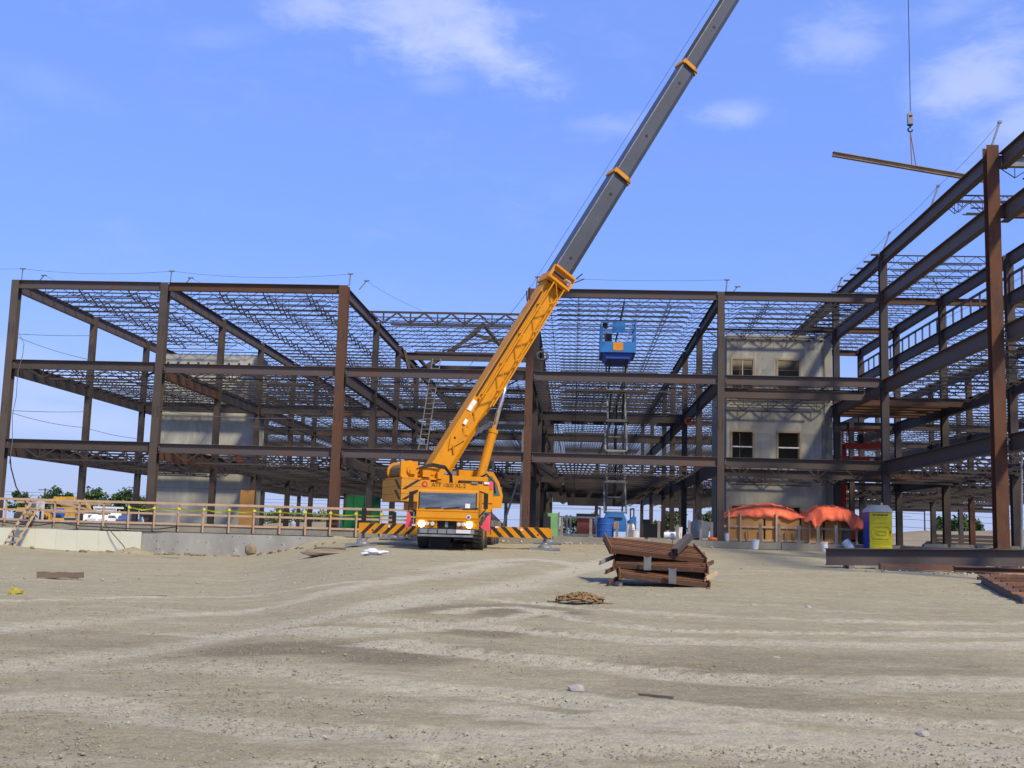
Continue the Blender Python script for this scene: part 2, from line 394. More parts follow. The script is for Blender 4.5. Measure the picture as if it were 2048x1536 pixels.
def build_ground():
    ys = [4.0]
    while ys[-1] < 70:
        ys.append(ys[-1] + max(.035, .0052 * (ys[-1] - 2)))
    ys += [75, 82, 90, 100, 112, 125, 150, 200, 300, 500, 900, 1600, 3000]
    xs = list(np.arange(-14, 14.01, .085))
    s = .1; a = 14.0
    right = []
    while a < 45: s = min(s * 1.05, .8); a += s; right.append(a)
    right += [50, 60, 80, 120, 200, 400, 800, 2000]
    xs = sorted([-q for q in right]) + xs + right
    xs = np.array(xs); ys = np.array([-40, -10, 0, 2.5] + ys)
    X, Y = np.meshgrid(xs, ys)
    Z = ground_z(X, Y)
    near = 1 - sms(45, 75, Y)
    bump = .07 * vnoise(X / 5, Y / 5, 1) + .035 * vnoise(X / 1.6, Y / 1.6, 2) + .022 * vnoise(X / .55, Y / .55, 3) + .016 * vnoise(X / .9, Y / .3, 13)
    fine = .017 * vnoise(X / .24, Y / .15, 4) + .013 * vnoise(X / .12, Y / .08, 9)
    tr = np.zeros_like(X); rut = np.zeros_like(X)
    for pts, hw, kind in TRACKS:
        # smooth the polyline
        P = [Vector((p[0], p[1], 0)) for p in pts]
        S = []
        for i in range(len(P) - 1):
            p0 = P[max(i - 1, 0)]; p1 = P[i]; p2 = P[i + 1]; p3 = P[min(i + 2, len(P) - 1)]
            for k in range(8):
                t = k / 8
                S.append(.5 * ((2 * p1) + (p2 - p0) * t + (2 * p0 - 5 * p1 + 4 * p2 - p3) * t * t + (3 * p1 - p0 - 3 * p2 + p3) * t ** 3))
        S.append(P[-1])
        best = np.full(X.shape, 1e9); along = np.zeros_like(X); off = np.zeros_like(X); acc = 0
        for a_, b_ in zip(S[:-1], S[1:]):
            dx, dy = b_.x - a_.x, b_.y - a_.y; L = math.hypot(dx, dy) or 1e-6
            t = np.clip(((X - a_.x) * dx + (Y - a_.y) * dy) / (L * L), 0, 1)
            ex, ey = X - (a_.x + dx * t), Y - (a_.y + dy * t)
            d = np.sqrt(ex * ex + ey * ey)
            m = d < best
            best = np.where(m, d, best); along = np.where(m, acc + t * L, along); off = np.where(m, (ex * dy - ey * dx) / L, off)
            acc += L
        edge = best + .30 * vnoise(X / .7, Y / .35, 21 + kind) + .25 * vnoise(X / .22, Y / .12, 23) + .3 * vnoise(X / 3, Y / 3, 31)
        fade = .55 + .9 * np.clip(vnoise(X / 2.4, Y / 2.4, 41) + .5, 0, 1)
        core = (1 - sms(hw * .35, hw * 1.35, edge))
        tr = np.maximum(tr, core * np.clip(fade, .3, 1.2) * (1.1 if kind != 2 else .5))
        rut += -.016 * (1 - sms(0, hw, best)) + .004 * np.exp(-((best - hw * 1.15) / .12) ** 2)
        if kind:
            ph = along / .17 + np.abs(off) / .17 * .8
            tread = np.clip(np.sin(ph * 2 * math.pi) * 2, -1, 1)
            inw = 1 - sms(hw * .7, hw * .95, best)
            rut += .011 * tread * inw * fade
            tr += .3 * tread * inw * fade * (1 - sms(10, 26, Y) * .6)
    damp = np.zeros_like(X)
    for p, r, k in DAMP:
        d = np.sqrt(((X - p[0]) / (r * 1.1)) ** 2 + ((Y - p[1]) / (r * .7)) ** 2) + 1.1 * vnoise(X / .9, Y / .9, 55)
        damp = np.maximum(damp, k * (1 - sms(.4, 1.2, d)))
    Z = Z + near * (bump + fine + rut)
    # spoil mounds at the foot of the left wall
    for mx, my, r, h in MOUNDS:
        dd = np.sqrt(((X - mx) / r) ** 2 + ((Y - my) / (r * .6)) ** 2)
        Z += h * np.clip(1 - dd, 0, 1) ** 1.3 * (1 + .6 * vnoise(X / .3, Y / .3, 61))
    ny, nx = X.shape
    V = np.stack([X, Y, Z], -1).reshape(-1, 3)
    i = np.arange((ny - 1) * (nx - 1)); r_, c_ = i // (nx - 1), i % (nx - 1); o = r_ * nx + c_
    F = np.stack([o, o + 1, o + nx + 1, o + nx], -1)
    me = bpy.data.meshes.new('ground')
    me.vertices.add(len(V)); me.vertices.foreach_set('co', V.ravel())
    me.loops.add(F.size); me.loops.foreach_set('vertex_index', F.ravel().astype(np.int32))
    me.polygons.add(len(F)); me.polygons.foreach_set('loop_start', np.arange(0, F.size, 4, dtype=np.int32))
    me.polygons.foreach_set('loop_total', np.full(len(F), 4, dtype=np.int32))
    me.polygons.foreach_set('use_smooth', np.ones(len(F), dtype=bool))
    me.update(calc_edges=True)
    for nm, arr in (('dust', tr), ('damp', damp)):
        at = me.attributes.new(nm, 'FLOAT', 'POINT'); at.data.foreach_set('value', np.clip(arr, 0, 1.3).ravel().astype(np.float32))
    m = bpy.data.materials.new('site_dirt'); m.use_nodes = True; t = m.node_tree; b = t.nodes['Principled BSDF']
    b.inputs['Roughness'].default_value = .95; b.inputs['Specular IOR Level'].default_value = .15
    geo = t.nodes.new('ShaderNodeNewGeometry')
    def noise(sc, det=6, ro=.6, st=None):
        n = t.nodes.new('ShaderNodeTexNoise'); n.inputs['Scale'].default_value = sc; n.inputs['Detail'].default_value = det; n.inputs['Roughness'].default_value = ro
        if st:
            q = t.nodes.new('ShaderNodeMapping'); q.inputs['Scale'].default_value = st; t.links.new(geo.outputs['Position'], q.inputs[0]); t.links.new(q.outputs[0], n.inputs['Vector'])
        else: t.links.new(geo.outputs['Position'], n.inputs['Vector'])
        return n.outputs['Fac']
    def rng(src, l, h, o0=0, o1=1):
        r = t.nodes.new('ShaderNodeMapRange'); r.inputs[1].default_value = l; r.inputs[2].default_value = h; r.inputs[3].default_value = o0; r.inputs[4].default_value = o1
        t.links.new(src, r.inputs[0]); return r.outputs[0]
    def mix(f, a, c):
        x = t.nodes.new('ShaderNodeMix'); x.data_type = 'RGBA'; t.links.new(f, x.inputs[0])
        if isinstance(a, tuple): x.inputs[6].default_value = (*a, 1)
        else: t.links.new(a, x.inputs[6])
        x.inputs[7].default_value = (*c, 1); return x.outputs[2]
    def mul(c, f):
        x = t.nodes.new('ShaderNodeVectorMath'); x.operation = 'SCALE'; t.links.new(c, x.inputs[0]); t.links.new(f, x.inputs['Scale']); return x.outputs[0]
    def attr(n):
        a = t.nodes.new('ShaderNodeAttribute'); a.attribute_name = n; return a.outputs['Fac']
    base = mix(rng(noise(.16, 6, .6, (1, 1.6, 1)), .4, .62), DIRT_A, DIRT_B)
    base = mix(rng(noise(1.4, 8, .72, (.45, 1.3, 1)), .46, .66, 0, .9), base, DIRT_C)
    base = mix(rng(noise(.9, 9, .8, (.4, 1.5, 1)), .52, .66, 0, .75), base, DUST_C)
    base = mix(rng(noise(.55, 8, .7, (.5, 1.4, 1)), .55, .72, 0, .8), base, DIRT_D)
    base = mix(attr('damp'), base, (.115, .085, .055))
    mm = t.nodes.new('ShaderNodeMath'); mm.operation = 'MULTIPLY'; mm.use_clamp = True
    t.links.new(attr('dust'), mm.inputs[0]); t.links.new(rng(noise(2.2, 9, .8, (.5, 1.3, 1)), .3, .52, .35, 1.15), mm.inputs[1])
    base = mix(mm.outputs[0], base, DUST_C)
    base = mix(rng(noise(26, 4, .7), .58, .74, 0, .8), base, (.19, .16, .12))
    base = mix(rng(noise(17, 3, .7), .62, .73, 0, .9), base, (.44, .40, .32))
    base = mul(base, rng(noise(7, 7, .75, (.8, 1.2, 1)), .3, .7, .82, 1.24))
    base = mul(base, rng(noise(38, 3, .6), .3, .7, .82, 1.22))
    t.links.new(base, b.inputs['Base Color'])
    bp = t.nodes.new('ShaderNodeBump'); bp.inputs['Strength'].default_value = .8; bp.inputs['Distance'].default_value = .05
    t.links.new(noise(14, 8, .75), bp.inputs['Height']); t.links.new(bp.outputs[0], b.inputs['Normal'])
    me.materials.append(m)
    o = link('ground', me); tag(o, kind='structure')
    return o
DIRT_D = (.262, .223, .136); DIRT_A = (.305, .266, .166); DIRT_B = (.280, .242, .149); DIRT_C = (.332, .296, .195); DUST_C = (.388, .352, .247)
MOUNDS = [(-22.4, 57.6, 1.5, .38), (-24.4, 57.7, 1.1, .12), (-12.1, 57.6, 1.9, .35), (-13.8, 57.4, 1.6, .2), (-9.0, 57.6, 2.0, .2), (-15.5, 57.6, 1.2, .12), (-29.0, 57.5, 1.5, .1)]
ground = build_ground()

# ---------------------------------------------------------------- slab and foundation wall
Z1, Z2, Z3, Z4 = 4.3, 8.6, 13.05, 15.3
XL = [-30.64, -22.34, -12.52, -2.44, 7.59, 16.02]
ROWS = [59.24, 69.4, 78.4, 88.0, 96.0, 111.0, 126.0]
YF = 58.75                                   # front face of the slab edge

slab = MB()
slab.b2(-46, 16.6, YF, 127.5, -.34, 0)
slab.b2(16.6, 48, 42.9, 127.5, -.34, -.003)
slab_o = slab.build('concrete_slab', CONC2); tag(slab_o, kind='structure')
for i, xx in enumerate([-20.7, -15.2, -8.3, -1.0, 5.1, 10.6, 14.9]):
    MB().b2(xx, xx + .035, YF - .004, YF + .03, -.335, -.003).build('slab_joint', BLACKIN, slab_o)

fw = thing('foundation_wall', (-14.6, YF - .06, -1.4), 'pale grey poured concrete foundation wall below the wooden guard rail, left of the crane', 'wall')
MB().b2(-8.1, 8.5, -.05, .4, -.8, 1.03).build('wall_face', CONCW, fw)
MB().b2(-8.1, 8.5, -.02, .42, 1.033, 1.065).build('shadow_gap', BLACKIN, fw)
for i in range(26):
    q = random.uniform(-7.8, 8.0); w = random.uniform(.02, .035)
    MB().lathe((q, -.053, random.choice([.15, .55, .9])), [(w, 0), (w, .02)], 8, 'Y').build('tie_hole', HOLE, fw)
sw = thing('foundation_wall', (5.0, YF - .03, -.6), 'low strip of concrete footing under the slab edge right of the crane', 'wall')
MB().b2(-10.6, 11.4, .02, .3, -.6, .255).build('footing', CONC2, sw)
ww = thing('foundation_wall', (24, 42.9, -.6), 'concrete footing under the tall rusty corner column, behind the long girder', 'wall')
MB().b2(-7.4, 14, 0, .3, -1, .255).build('footing', CONC2, ww)
MB().b2(-7.4, -7.1, .3, 15.8, -1, .255).build('side_footing', CONC2, ww)

# insulation boards leaning on the left end of the wall
for (x0, x1, lab) in ((-29.25, -22.45, 'long cream insulation board against the foundation wall, right of the wooden ladder'),
                      (-36, -29.33, 'cream insulation board at the left picture edge, behind the wooden ladder')):
    t = thing('insulation_board', ((x0 + x1) / 2, YF - .2, -1.62), lab, 'insulation board', 'cream insulation boards along the foundation wall')
    L = x1 - x0; n = int(L / 1.22) + 1
    for k in range(n):
        a = -L / 2 + k * L / n; b = a + L / n
        MB().b2(a + .004, b - .004, -.045, .03, 0, 1.225 + .012 * (k % 2)).build('panel', FOAM, t)
# ---------------------------------------------------------------- steel frame (main block)
fr = thing('steel_skeleton', (-7.3, 59.24, 0), 'three storey bare steel frame of the long main block behind the crane', 'steel frame')
fo = Vector(fr.location)
wf = thing('steel_skeleton', (16.02, 43.63, 0), 'taller steel frame of the wing at the right edge, with tall rusty corner column', 'steel frame')
wo_ = Vector(wf.location)
MC = {}
def shared(key, make):
    if key not in MC: MC[key] = make()
    return MC[key]
def ibeam_part(root, name, p, q, dep, fl, m, zrot=None):
    """steel I section from p to q; meshes of equal size are shared"""
    p, q = Vector(p), Vector(q); d = q - p; L = d.length
    key = ('I', round(L, 3), dep, fl, m.name)
    me = shared(key, lambda: MB().ibeam((0, 0, 0), (L, 0, 0), dep, fl).mesh(name, m))
    o = link(name, me, root, p - Vector(root.location))
    o.rotation_euler = (0, -math.asin(d.z / L), math.atan2(d.y, d.x))
    return o
def column_part(root, x, y, z0, z1, m, w=.36, turn=0.0):
    L = z1 - z0; key = ('C', round(L, 3), w, m.name)
    def mk():
        b = MB().ibeam((0, 0, 0), (0, 0, L), w, w * .98, .03, .02, up=(0, 1, 0))
        b.box((0, 0, .02), (w + .18, w + .18, .04))
        return b.mesh('column', m)
    o = link('column', shared(key, mk), root, Vector((x, y, z0)) - Vector(root.location))
    o.rotation_euler = (0, 0, turn)
    return o
BEAMS_D = .46
# columns, lines and rows
FRONTM = [BROWN, BROWN, RUST, RUST, BROWN, DARK]
FRONTW = [.42, .43, .50, .40, .36, .36]
for i, x in enumerate(XL):
    for j, y in enumerate(ROWS):
        if i == 5 and j > 0: continue
        top = Z3
        if j == 0:
            if i == 5: continue
            column_part(fr, x, y, 0, top - .02, FRONTM[i], FRONTW[i])
        else:
            column_part(fr, x, y, 0, top - .1, random.choice([DARK, BROWN, DARK, DARK, BROWN]) if j > 1 else (BROWN if i < 2 else DARK), .36)
for x, y in ((-27.2, 126), (-17.4, 126), (-7.4, 126), (2.6, 126), (11.8, 126), (11.8, 111), (11.8, 96)):
    column_part(fr, x, y, 0, Z2, DARK, .36)
# front beams, one bay each; levels 1, 2 and roof
for i in range(5):
    x0, x1 = XL[i] + FRONTW[i] / 2, XL[i + 1] - FRONTW[i + 1] / 2
    for z, dep in ((Z1, .50), (Z2, .50), (Z3, .46)):
        if z == Z3 and i == 2: continue
        m = {(Z3, 1): RUST, (Z1, 0): BROWN, (Z2, 0): BROWN, (Z1, 4): BROWN}.get((z, i), PRIMER)
        dz = .06 if (i == 0 and z != Z3) else 0
        ibeam_part(fr, 'beam', (x0 - (.42 if i == 0 else 0), 59.24 - .06, z - dep / 2 + dz), (x1, 59.24 - .06, z - dep / 2 + dz), dep, .26, m)
for i in range(5):
    for z in (1.3, 6.0, 10.4):
        w_ = FRONTW[i]
        for s in (-1, 1):
            MB().box((0, 0, 0), (.03, .02, .55)).build('splice_plate', DARK, fr, Vector((XL[i] + s * w_ * .28, 59.24 - w_ * .49 - .012, z)) - fo)
    for z in (Z1, Z2):
        MB().box((0, 0, 0), (.12, .03, .34)).build('clip_angle', BROWN, fr, Vector((XL[i] + FRONTW[i] / 2 + .07, 59.155, z - .25)) - fo)
        for q in range(3): MB().lathe((0, 0, 0), [(.022, -.03), (.022, .01)], 6, 'Y').build('bolt', GALV, fr, Vector((XL[i] + FRONTW[i] / 2 + .07, 59.13, z - .14 - .1 * q)) - fo)
# cross beams inside: rows C, E and the far facade
for i in range(5):
    x0, x1 = XL[i] + .2, XL[i + 1] - .2
    for j, zs in ((2, (Z1, Z2)), (4, (Z1, Z2)), (6, (Z1, Z2, Z3))):
        for z in zs:
            if j == 2 and i == 4: continue
            ibeam_part(fr, 'beam', (x0, ROWS[j], z - .34), (x1, ROWS[j], z - .34), .62 if z < Z3 else .46, .26, random.choice([DARK, BROWN, PRIMER]))
# girders running into the depth
for i, x in enumerate(XL[:5]):
    for j in range(6):
        for z, dep in ((Z1, .80), (Z2, .72), (Z3, .60)):
            y0, y1 = ROWS[j] + .21, ROWS[j + 1] - .2
            if z == Z3 and i == 3 and j == 0: y0 += 0
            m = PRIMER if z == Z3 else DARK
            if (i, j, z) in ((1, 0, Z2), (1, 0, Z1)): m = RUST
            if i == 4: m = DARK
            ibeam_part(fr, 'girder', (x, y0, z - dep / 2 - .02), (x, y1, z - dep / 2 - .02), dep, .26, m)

# open web joists
def joist_mesh(L, dep, panel, chord=.056, web=.03, m=None):
    def mk():
        b = MB()
        b.bar((-.05, 0, -chord / 2), (L + .05, 0, -chord / 2), .065, chord)
        b.bar((panel * .75, 0, -dep + chord / 2), (L - panel * .75, 0, -dep + chord / 2), .06, chord * .9)
        n = max(2, round(L / panel)); s = L / n
        for k in range(n):
            a = k * s
            if k % 1 == 0:
                b.bar((a + .04, 0, -chord), (a + s / 2, 0, -dep + chord), web, web, caps=False)
                b.bar((a + s / 2, 0, -dep + chord), (a + s - .04, 0, -chord), web, web, caps=False)
                if 0 < k: b.bar((a, 0, -chord), (a, 0, -dep + chord), web * .7, web * .7, caps=False) if k % 2 and False else None
                b.bar((a + s / 2, 0, -chord), (a + s / 2, 0, -dep + chord), web * .75, web * .75, caps=False)
        return b.mesh('joist', m or JOIST)
    return shared(('J', round(L, 2), dep, panel, chord, web, (m or JOIST).name), mk)
JL = []   # (root, mesh, location)
def joists(root, x0, x1, ys, z, dep, panel, **k):
    L = x1 - x0 - .3
    me = joist_mesh(L, dep, panel, **k)
    for y in ys: JL.append((root, me, Vector((x0 + .15, y, z))))
SP = 1.45
TOWER_L = (-29.7, -22.75, 79.2, 81.8)
TOWER_R = (9.35, 16.5, 70.1, 77.5)
for i in range(5):
    x0, x1 = XL[i], XL[i + 1]
    for z, dep, panel in ((Z3, .56, 1.55), (Z2, .62, 1.9), (Z1, .98, 2.3)):
        y = ROWS[0] + SP * (.95 if z == Z3 else .8)
        ys = []
        while y < ROWS[6] - .5:
            ok = True
            if i == 2 and z == Z3 and (y < 66.3 or 79.5 < y < 95): ok = False
            if i == 2 and z < Z3 and 61 < y < 68 : ok = False
            if i == 0 and TOWER_L[2] - .6 < y < TOWER_L[3] + .2: ok = False
            if i == 4 and TOWER_R[2] - .35 < y < TOWER_R[3] + .2 and z < Z3: ok = False
            if i == 4 and z == Z2 and y < 61.5: ok = True
            if i == 4 and z == Z1 and 62 < y < 68: ok = (round(y * 10) % 2 == 0)
            if any(abs(y - r) < .3 for r in ROWS[1:]): y += .35
            if ok: ys.append(y)
            y += SP if z == Z3 else SP * .95 if z == Z2 else 2.7
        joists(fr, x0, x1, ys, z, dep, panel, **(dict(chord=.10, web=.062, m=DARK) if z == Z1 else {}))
        if z == Z2 and i != 4: joists(fr, x0, x1, [60.05], z - .02, .86, 2.3, chord=.10, web=.07, m=DARK)
# the deep black joist across the open bay
JL.append((fr, joist_mesh(XL[3] - XL[2] - .3, .86, 1.72, chord=.13, web=.085, m=DARK), Vector((XL[2] + .15, 66.1, Z3))))
# joists right in front of the concrete tower
for z in (Z1, Z2, Z3):
    JL.append((fr, joist_mesh(XL[5] - XL[4] - 1.0, .72, 1.5, chord=.08, web=.04 if z == Z3 else .055, m=DARK), Vector((XL[4] + .5, 69.75, z - (.05 if z == Z3 else .0)))))

# wing frame -------------------------------------------------------
XD, XE, XF = 22.5, 29.3, 37.0
ZW3, ZW2 = 13.2, 8.5
WR = [30.0, 43.63, 59.24, 70.0, 80.0, 90.0]
column_part(wf, XL[5], 43.63, 0, Z4 + .3, RUSTC, .47)
column_part(wf, XL[5], 59.24, 0, Z4, DARK, .38)
column_part(wf, XL[5], 70.0, 0, Z4, DARK, .38)
column_part(wf, XL[5], 80.0, 0, Z4, DARK, .36)
column_part(wf, XL[5] + .42, 29.8, 0, Z4 + .1, RUST, .44); column_part(wf, XD, 43.63, 0, Z4 + .1, BROWN, .4)
for y in WR[2:]:
    column_part(wf, XD, y, 0, Z4, BROWN if y < 75 else DARK, .40)
for y in (70.0, 85.5, 94.5, 111, 126):
    column_part(wf, XE, y, 0, ZW3, RUST if y < 90 else DARK, .38)
for y in (70.0, 90.0, 111.0): column_part(wf, XF, y, 0, ZW3, DARK, .38)
for y in (80.0, 96, 111, 126): column_part(wf, XD - 3.2, y, 0, ZW2, DARK, .34)
for z, dep in ((Z4, .62), (ZW3, .66), (ZW2, .66), (Z1, .66)):
    for y0, y1 in zip(WR[:-1], WR[1:]):
        ox = .42 if y0 < 43 else 0
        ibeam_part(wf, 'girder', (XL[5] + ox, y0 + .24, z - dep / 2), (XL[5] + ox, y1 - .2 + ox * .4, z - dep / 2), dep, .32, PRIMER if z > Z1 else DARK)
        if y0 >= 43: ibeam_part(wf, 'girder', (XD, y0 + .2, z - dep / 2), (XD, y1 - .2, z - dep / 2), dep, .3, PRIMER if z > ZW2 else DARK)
for z in (ZW3, ZW2, Z1):
    for y0, y1 in ((43.6, 59.2), (59.2, 70), (70, 85.5), (85.5, 94.5), (94.5, 111), (111, 126)):
        ibeam_part(wf, 'girder', (XE, y0 + .2, z - .33), (XE, y1 - .2, z - .33), .62, .3, DARK)
# cross beams of the wing
for y, z, m, xa, xb in ((70, Z4, RUST, XL[5], XE), (80, Z4, RUST, XL[5], XD), (90, Z4, RUST, XL[5], XD), (43.63, Z4, GALV, XL[5], 30), (43.4, ZW3, RUST, XL[5], 30),
                        (65.6, ZW2, RUST, XL[5], XD), (65.6, Z1, RUST, XL[5], XD), (80, ZW2, DARK, XL[5], XE), (80, Z1, DARK, XL[5], XE),
                        (111, Z1, DARK, XL[5], XF), (111, ZW2, DARK, XL[5], XF), (126, Z1, DARK, XL[5], 46), (94.5, Z1, DARK, XD, 46), (94.5, ZW2, DARK, XD, XF)):
    ibeam_part(wf, 'beam', (xa + .22, y, z - .3), (xb - .22, y, z - .3), .5 if z in (ZW2, Z1) else .42, .26, m)
# deep lower beam inside the last bay, parallel to the facade
ibeam_part(fr, 'beam', (XL[4] + .3, 61.6, Z2 - .62), (XL[5] - .4, 61.6, Z2 - .62), .55, .26, PRIMER)
ibeam_part(fr, 'beam', (XL[4] + .3, 61.9, Z1 - .62), (XL[5] - .4, 61.9, Z1 - .62), .4, .26, PRIMER)
# corrugated reddish soffit of the short floor piece
for z in (ZW2, Z1):
    for k in range(12):
        y = 66.1 + k * .72
        MB().b2(XL[5] + .2, XD - .2, y, y + .6, -.09 - .07 * (k % 2), 0).build('deck_sheet', RUST if z > 5 else BROWN, wf, Vector((0, 0, z - .12)) - wo_)
# wing joists
wy = [59.9 + 1.55 * k for k in range(20)]
joists(wf, XL[5], XD, [y for y in wy if y < 90 and all(abs(y - r) > .3 for r in WR)], Z4 + .06, .52, 1.3)
for y in [y for y in wy if y < 78]:
    MB().b2(-.42, .05, -.05, .05, 0, .09).build('joist_seat', DARK, wf, Vector((XL[5], y, Z4 + .004)) - wo_)
for y, zo in ((49.2, .0), (49.75, -.25), (50.2, -.02)):
    joists(wf, XL[5], XD, [y], Z4 + .08 + zo * .3, .62, 1.3, m=DARK)
joists(wf, XL[5] + .2, 30, [43.95], Z4 - .35, .55, 1.3, m=DARK)
joists(wf, XD, XE, [46 + 1.5 * k for k in range(30)], ZW3, .56, 1.4)
joists(wf, XL[5], XD, [45 + 1.4 * k for k in range(14)] + [81 + 1.5 * k for k in range(12)], ZW2, .6, 1.5)
joists(wf, XD, XE, [46 + 1.5 * k for k in range(40)], ZW2, .6, 1.5)
joists(wf, XL[5], XD, [45 + 2.7 * k for k in range(8)] + [81 + 2.7 * k for k in range(10)], Z1, .9, 1.9, chord=.1, web=.06, m=DARK)
joists(wf, XD, XE, [46 + 2.7 * k for k in range(24)], Z1, .9, 1.9, chord=.1, web=.06, m=DARK)
joists(wf, XE, XF, [60 + 2 * k for k in range(30)], ZW2, .7, 1.6)
joists(wf, XE, XF, [60 + 2.7 * k for k in range(22)], Z1, .9, 1.9, chord=.1, web=.06, m=DARK)
joists(wf, XE, 46, [80.5], ZW2 - .05, 1.5, 2.2, chord=.15, web=.11, m=DARK)
joists(wf, XE, 46, [80.5], ZW3 - .5, 1.2, 2.2, chord=.15, web=.11, m=DARK)

for root in (fr, wf):
    mine = sorted([q for q in JL if q[0] is root], key=lambda q: q[2].y)
    for r, me, loc in mine[:298]: link('joist', me, root, loc - Vector(root.location))
    rest = mine[298:]
    if rest:
        b = MB()
        cache = {}
        for r, me, loc in rest:
            if me.name not in cache:
                cache[me.name] = ([v.co.copy() for v in me.vertices], [tuple(p.vertices) for p in me.polygons])
            vs, fs = cache[me.name]
            b.raw([v + loc - Vector(root.location) for v in vs], fs)
        me2 = bpy.data.meshes.new('joist'); me2.from_pydata(b.v, [], b.f); me2.materials.append(JOIST)
        tag(link('joist', me2, root), kind='stuff')

# bridging between the joists (runs into the depth), zigzag or straight
def bridging(root, x, ys, z, dep, cross, m=JOIST, r=.03):
    b = MB()
    y0, y1 = ys[0], ys[-1]
    if cross:
        for a, c in zip(ys[:-1], ys[1:]):
            b.bar((0, a - y0, -.05), (0, c - y0, -dep + .05), r, r, caps=False)
            b.bar((.03, a - y0, -dep + .05), (.03, c - y0, -.05), r, r, caps=False)
    else:
        b.bar((0, 0, -.09), (0, y1 - y0, -.09), r, r)
        b.bar((0, 0, -dep - .01), (0, y1 - y0, -dep - .01), r, r)
    b.build('bridging', m, root, Vector((x, y0, z)) - Vector(root.location))
for i in (0, 1, 2, 3, 4):
    for z, dep in ((Z3, .56), (Z2, .62), (Z1, .98)):
        yy = [q[2].y for q in JL if q[0] is fr and abs(q[2].x - XL[i] - .15) < .01 and abs(q[2].z - z) < .02]
        if i == 2 and z == Z3: yy = [y for y in yy if y > 95]
        if i == 0: yy = [y for y in yy if y < 79]
        if i == 4 and z < Z3: yy = [y for y in yy if y > 78]
        if not yy: continue
        w = XL[i + 1] - XL[i]
        yy = sorted(yy)
        for k, tfr in enumerate((.25, .5, .75) if w > 9 else (.33, .67)):
            bridging(fr, XL[i] + w * tfr, yy, z, dep, (i < 2 and z == Z3) or (k + i) % 2 == 0, r=.05 if (z == Z3 and i < 2) else .032)
bridging(wf, 19, [59.9 + 1.55 * k for k in range(19)], Z4, .52, True)
bridging(wf, 25.8, [46 + 1.5 * k for k in range(30)], ZW3, .56, True)
bridging(wf, 19.2, [45 + 1.4 * k for k in range(14)], ZW2, .6, True)

# guard ladder rail along the third level of the wing
gl = MB()
for z in (.95,):
    gl.bar((0, 0, z), (0, 46, z), .1, .12)
for k in range(32):
    gl.bar((0, k * 1.5, 0), (0, k * 1.5, .95), .09, .09)
gl.build('parapet_rail', PRIMER, wf, Vector((XD, 44, ZW3)) - wo_)

# decking sheets over the second level in the lift's bay
for k in range(6):
    x = XL[3] + .6 + k * 1.62
    if k == 4: continue
    MB().b2(0, 1.1 + .12 * (k % 3), 0, 8.6, 0, .05).build('deck_sheet', GALV if k % 2 else BROWN, fr, Vector((x, 79.2, Z2 + .02)) - fo)
for k in range(7):
    MB().b2(0, 1.0, 0, 9, 0, .05).build('deck_sheet', GALV, fr, Vector((XL[3] + .5 + k * 1.33, 88.6 + (k % 3) * .4, Z1 + .02)) - fo)

# skylight frame over the open bay
b = MB()
def SK(p, q, w=.2, h=.22): b.bar(Vector(p) - fo, Vector(q) - fo, w, h)
ya, yb = 83.0, 90.0
xa, xb = -12.0, -2.9
za = 13.15
for yy in (ya, yb):
    SK((xa, yy, za), (xb, yy, za), .22, .4)
SK((xa, ya, za), (xa, yb, za)); SK((xb, ya, za), (xb, yb, za))
apex = (-7.15, 85.2, 15.9); ap2 = (-8.1, 88.0, 15.6)
for c in ((xa + 2.6, ya, za + .1), (xb - 2.2, ya, za + .1)): SK(c, apex, .2, .24)
SK((xa + .3, yb, za + .2), ap2, .2, .25); SK(ap2, (xb + .2, yb, za + 1.2), .2, .25)
SK(apex, ap2, .2, .2); SK((-9.9, ya, za + .2), (-10.7, yb, za + 1.4), .14, .14); SK((-5.2, ya, za + .2), (-4.2, yb, za + 1.4), .14, .14)
SK((xa + 2.1, ya, za + .3), (xb - 1.0, ya, za + 1.6), .12, .12)
SK((-11.9, 80.5, 11.2), (-9.6, 82.6, za), .2, .22); SK((-11.9, 80.5, 11.2), (-12.4, 80.2, 13.0), .18, .2)
b.build('skylight_frame', BROWN, fr)
ibeam_part(fr, 'beam', (XL[2] + .2, 80.6, 12.6), (XL[3] - .2, 80.6, 12.6), .55, .26, PRIMER)
ibeam_part(fr, 'beam', (XL[2] + .2, 98.3, 12.4), (XL[3] - .2, 98.3, 12.4), .45, .26, PRIMER)
ibeam_part(fr, 'beam', (XL[2] + .2, 103, 12.2), (XL[3] - .2, 103, 12.2), .5, .26, DARK)

# roof guard posts and cables
def post(root, p, top, r=.035):
    MB().tube((0, 0, 0), Vector(top) - Vector(p), r, 6).box(Vector(top) - Vector(p), (.3 if root is fr else .14, .12, .05 if root is fr else .09)).build('guard_post', GALV, root, Vector(p) - Vector(root.location))
def sag(p, q, s, n=10):
    p, q = Vector(p), Vector(q)
    return [p.lerp(q, k / n) - Vector((0, 0, s * 4 * (k / n) * (1 - k / n))) for k in range(n + 1)]
def cable(root, pts, r=.009, name='safety_cable', m=WIRE):
    p0 = Vector(pts[0])
    MB().path([Vector(p) - p0 for p in pts], r, 4).build(name, m, root, p0 - (Vector(root.location) if root else Vector()))
tops = []
for i, x in enumerate(XL[:5]):
    p = (x + .25, 59.2, Z3); tp = (x + .3, 59.15, Z3 + .64)
    post(fr, p, tp); tops.append(Vector(tp))
    if i != 3: post(fr, (x + .6, 60.2, Z3), (x + 1.0, 60.2, Z3 + .52), .03)
cable(fr, sag(tops[0] + Vector((-7, 0, .1)), tops[0], .1))
cable(fr, sag(tops[0], tops[1], .22)); cable(fr, sag(tops[1], tops[2], .28)); cable(fr, sag(tops[3], tops[4], .12))
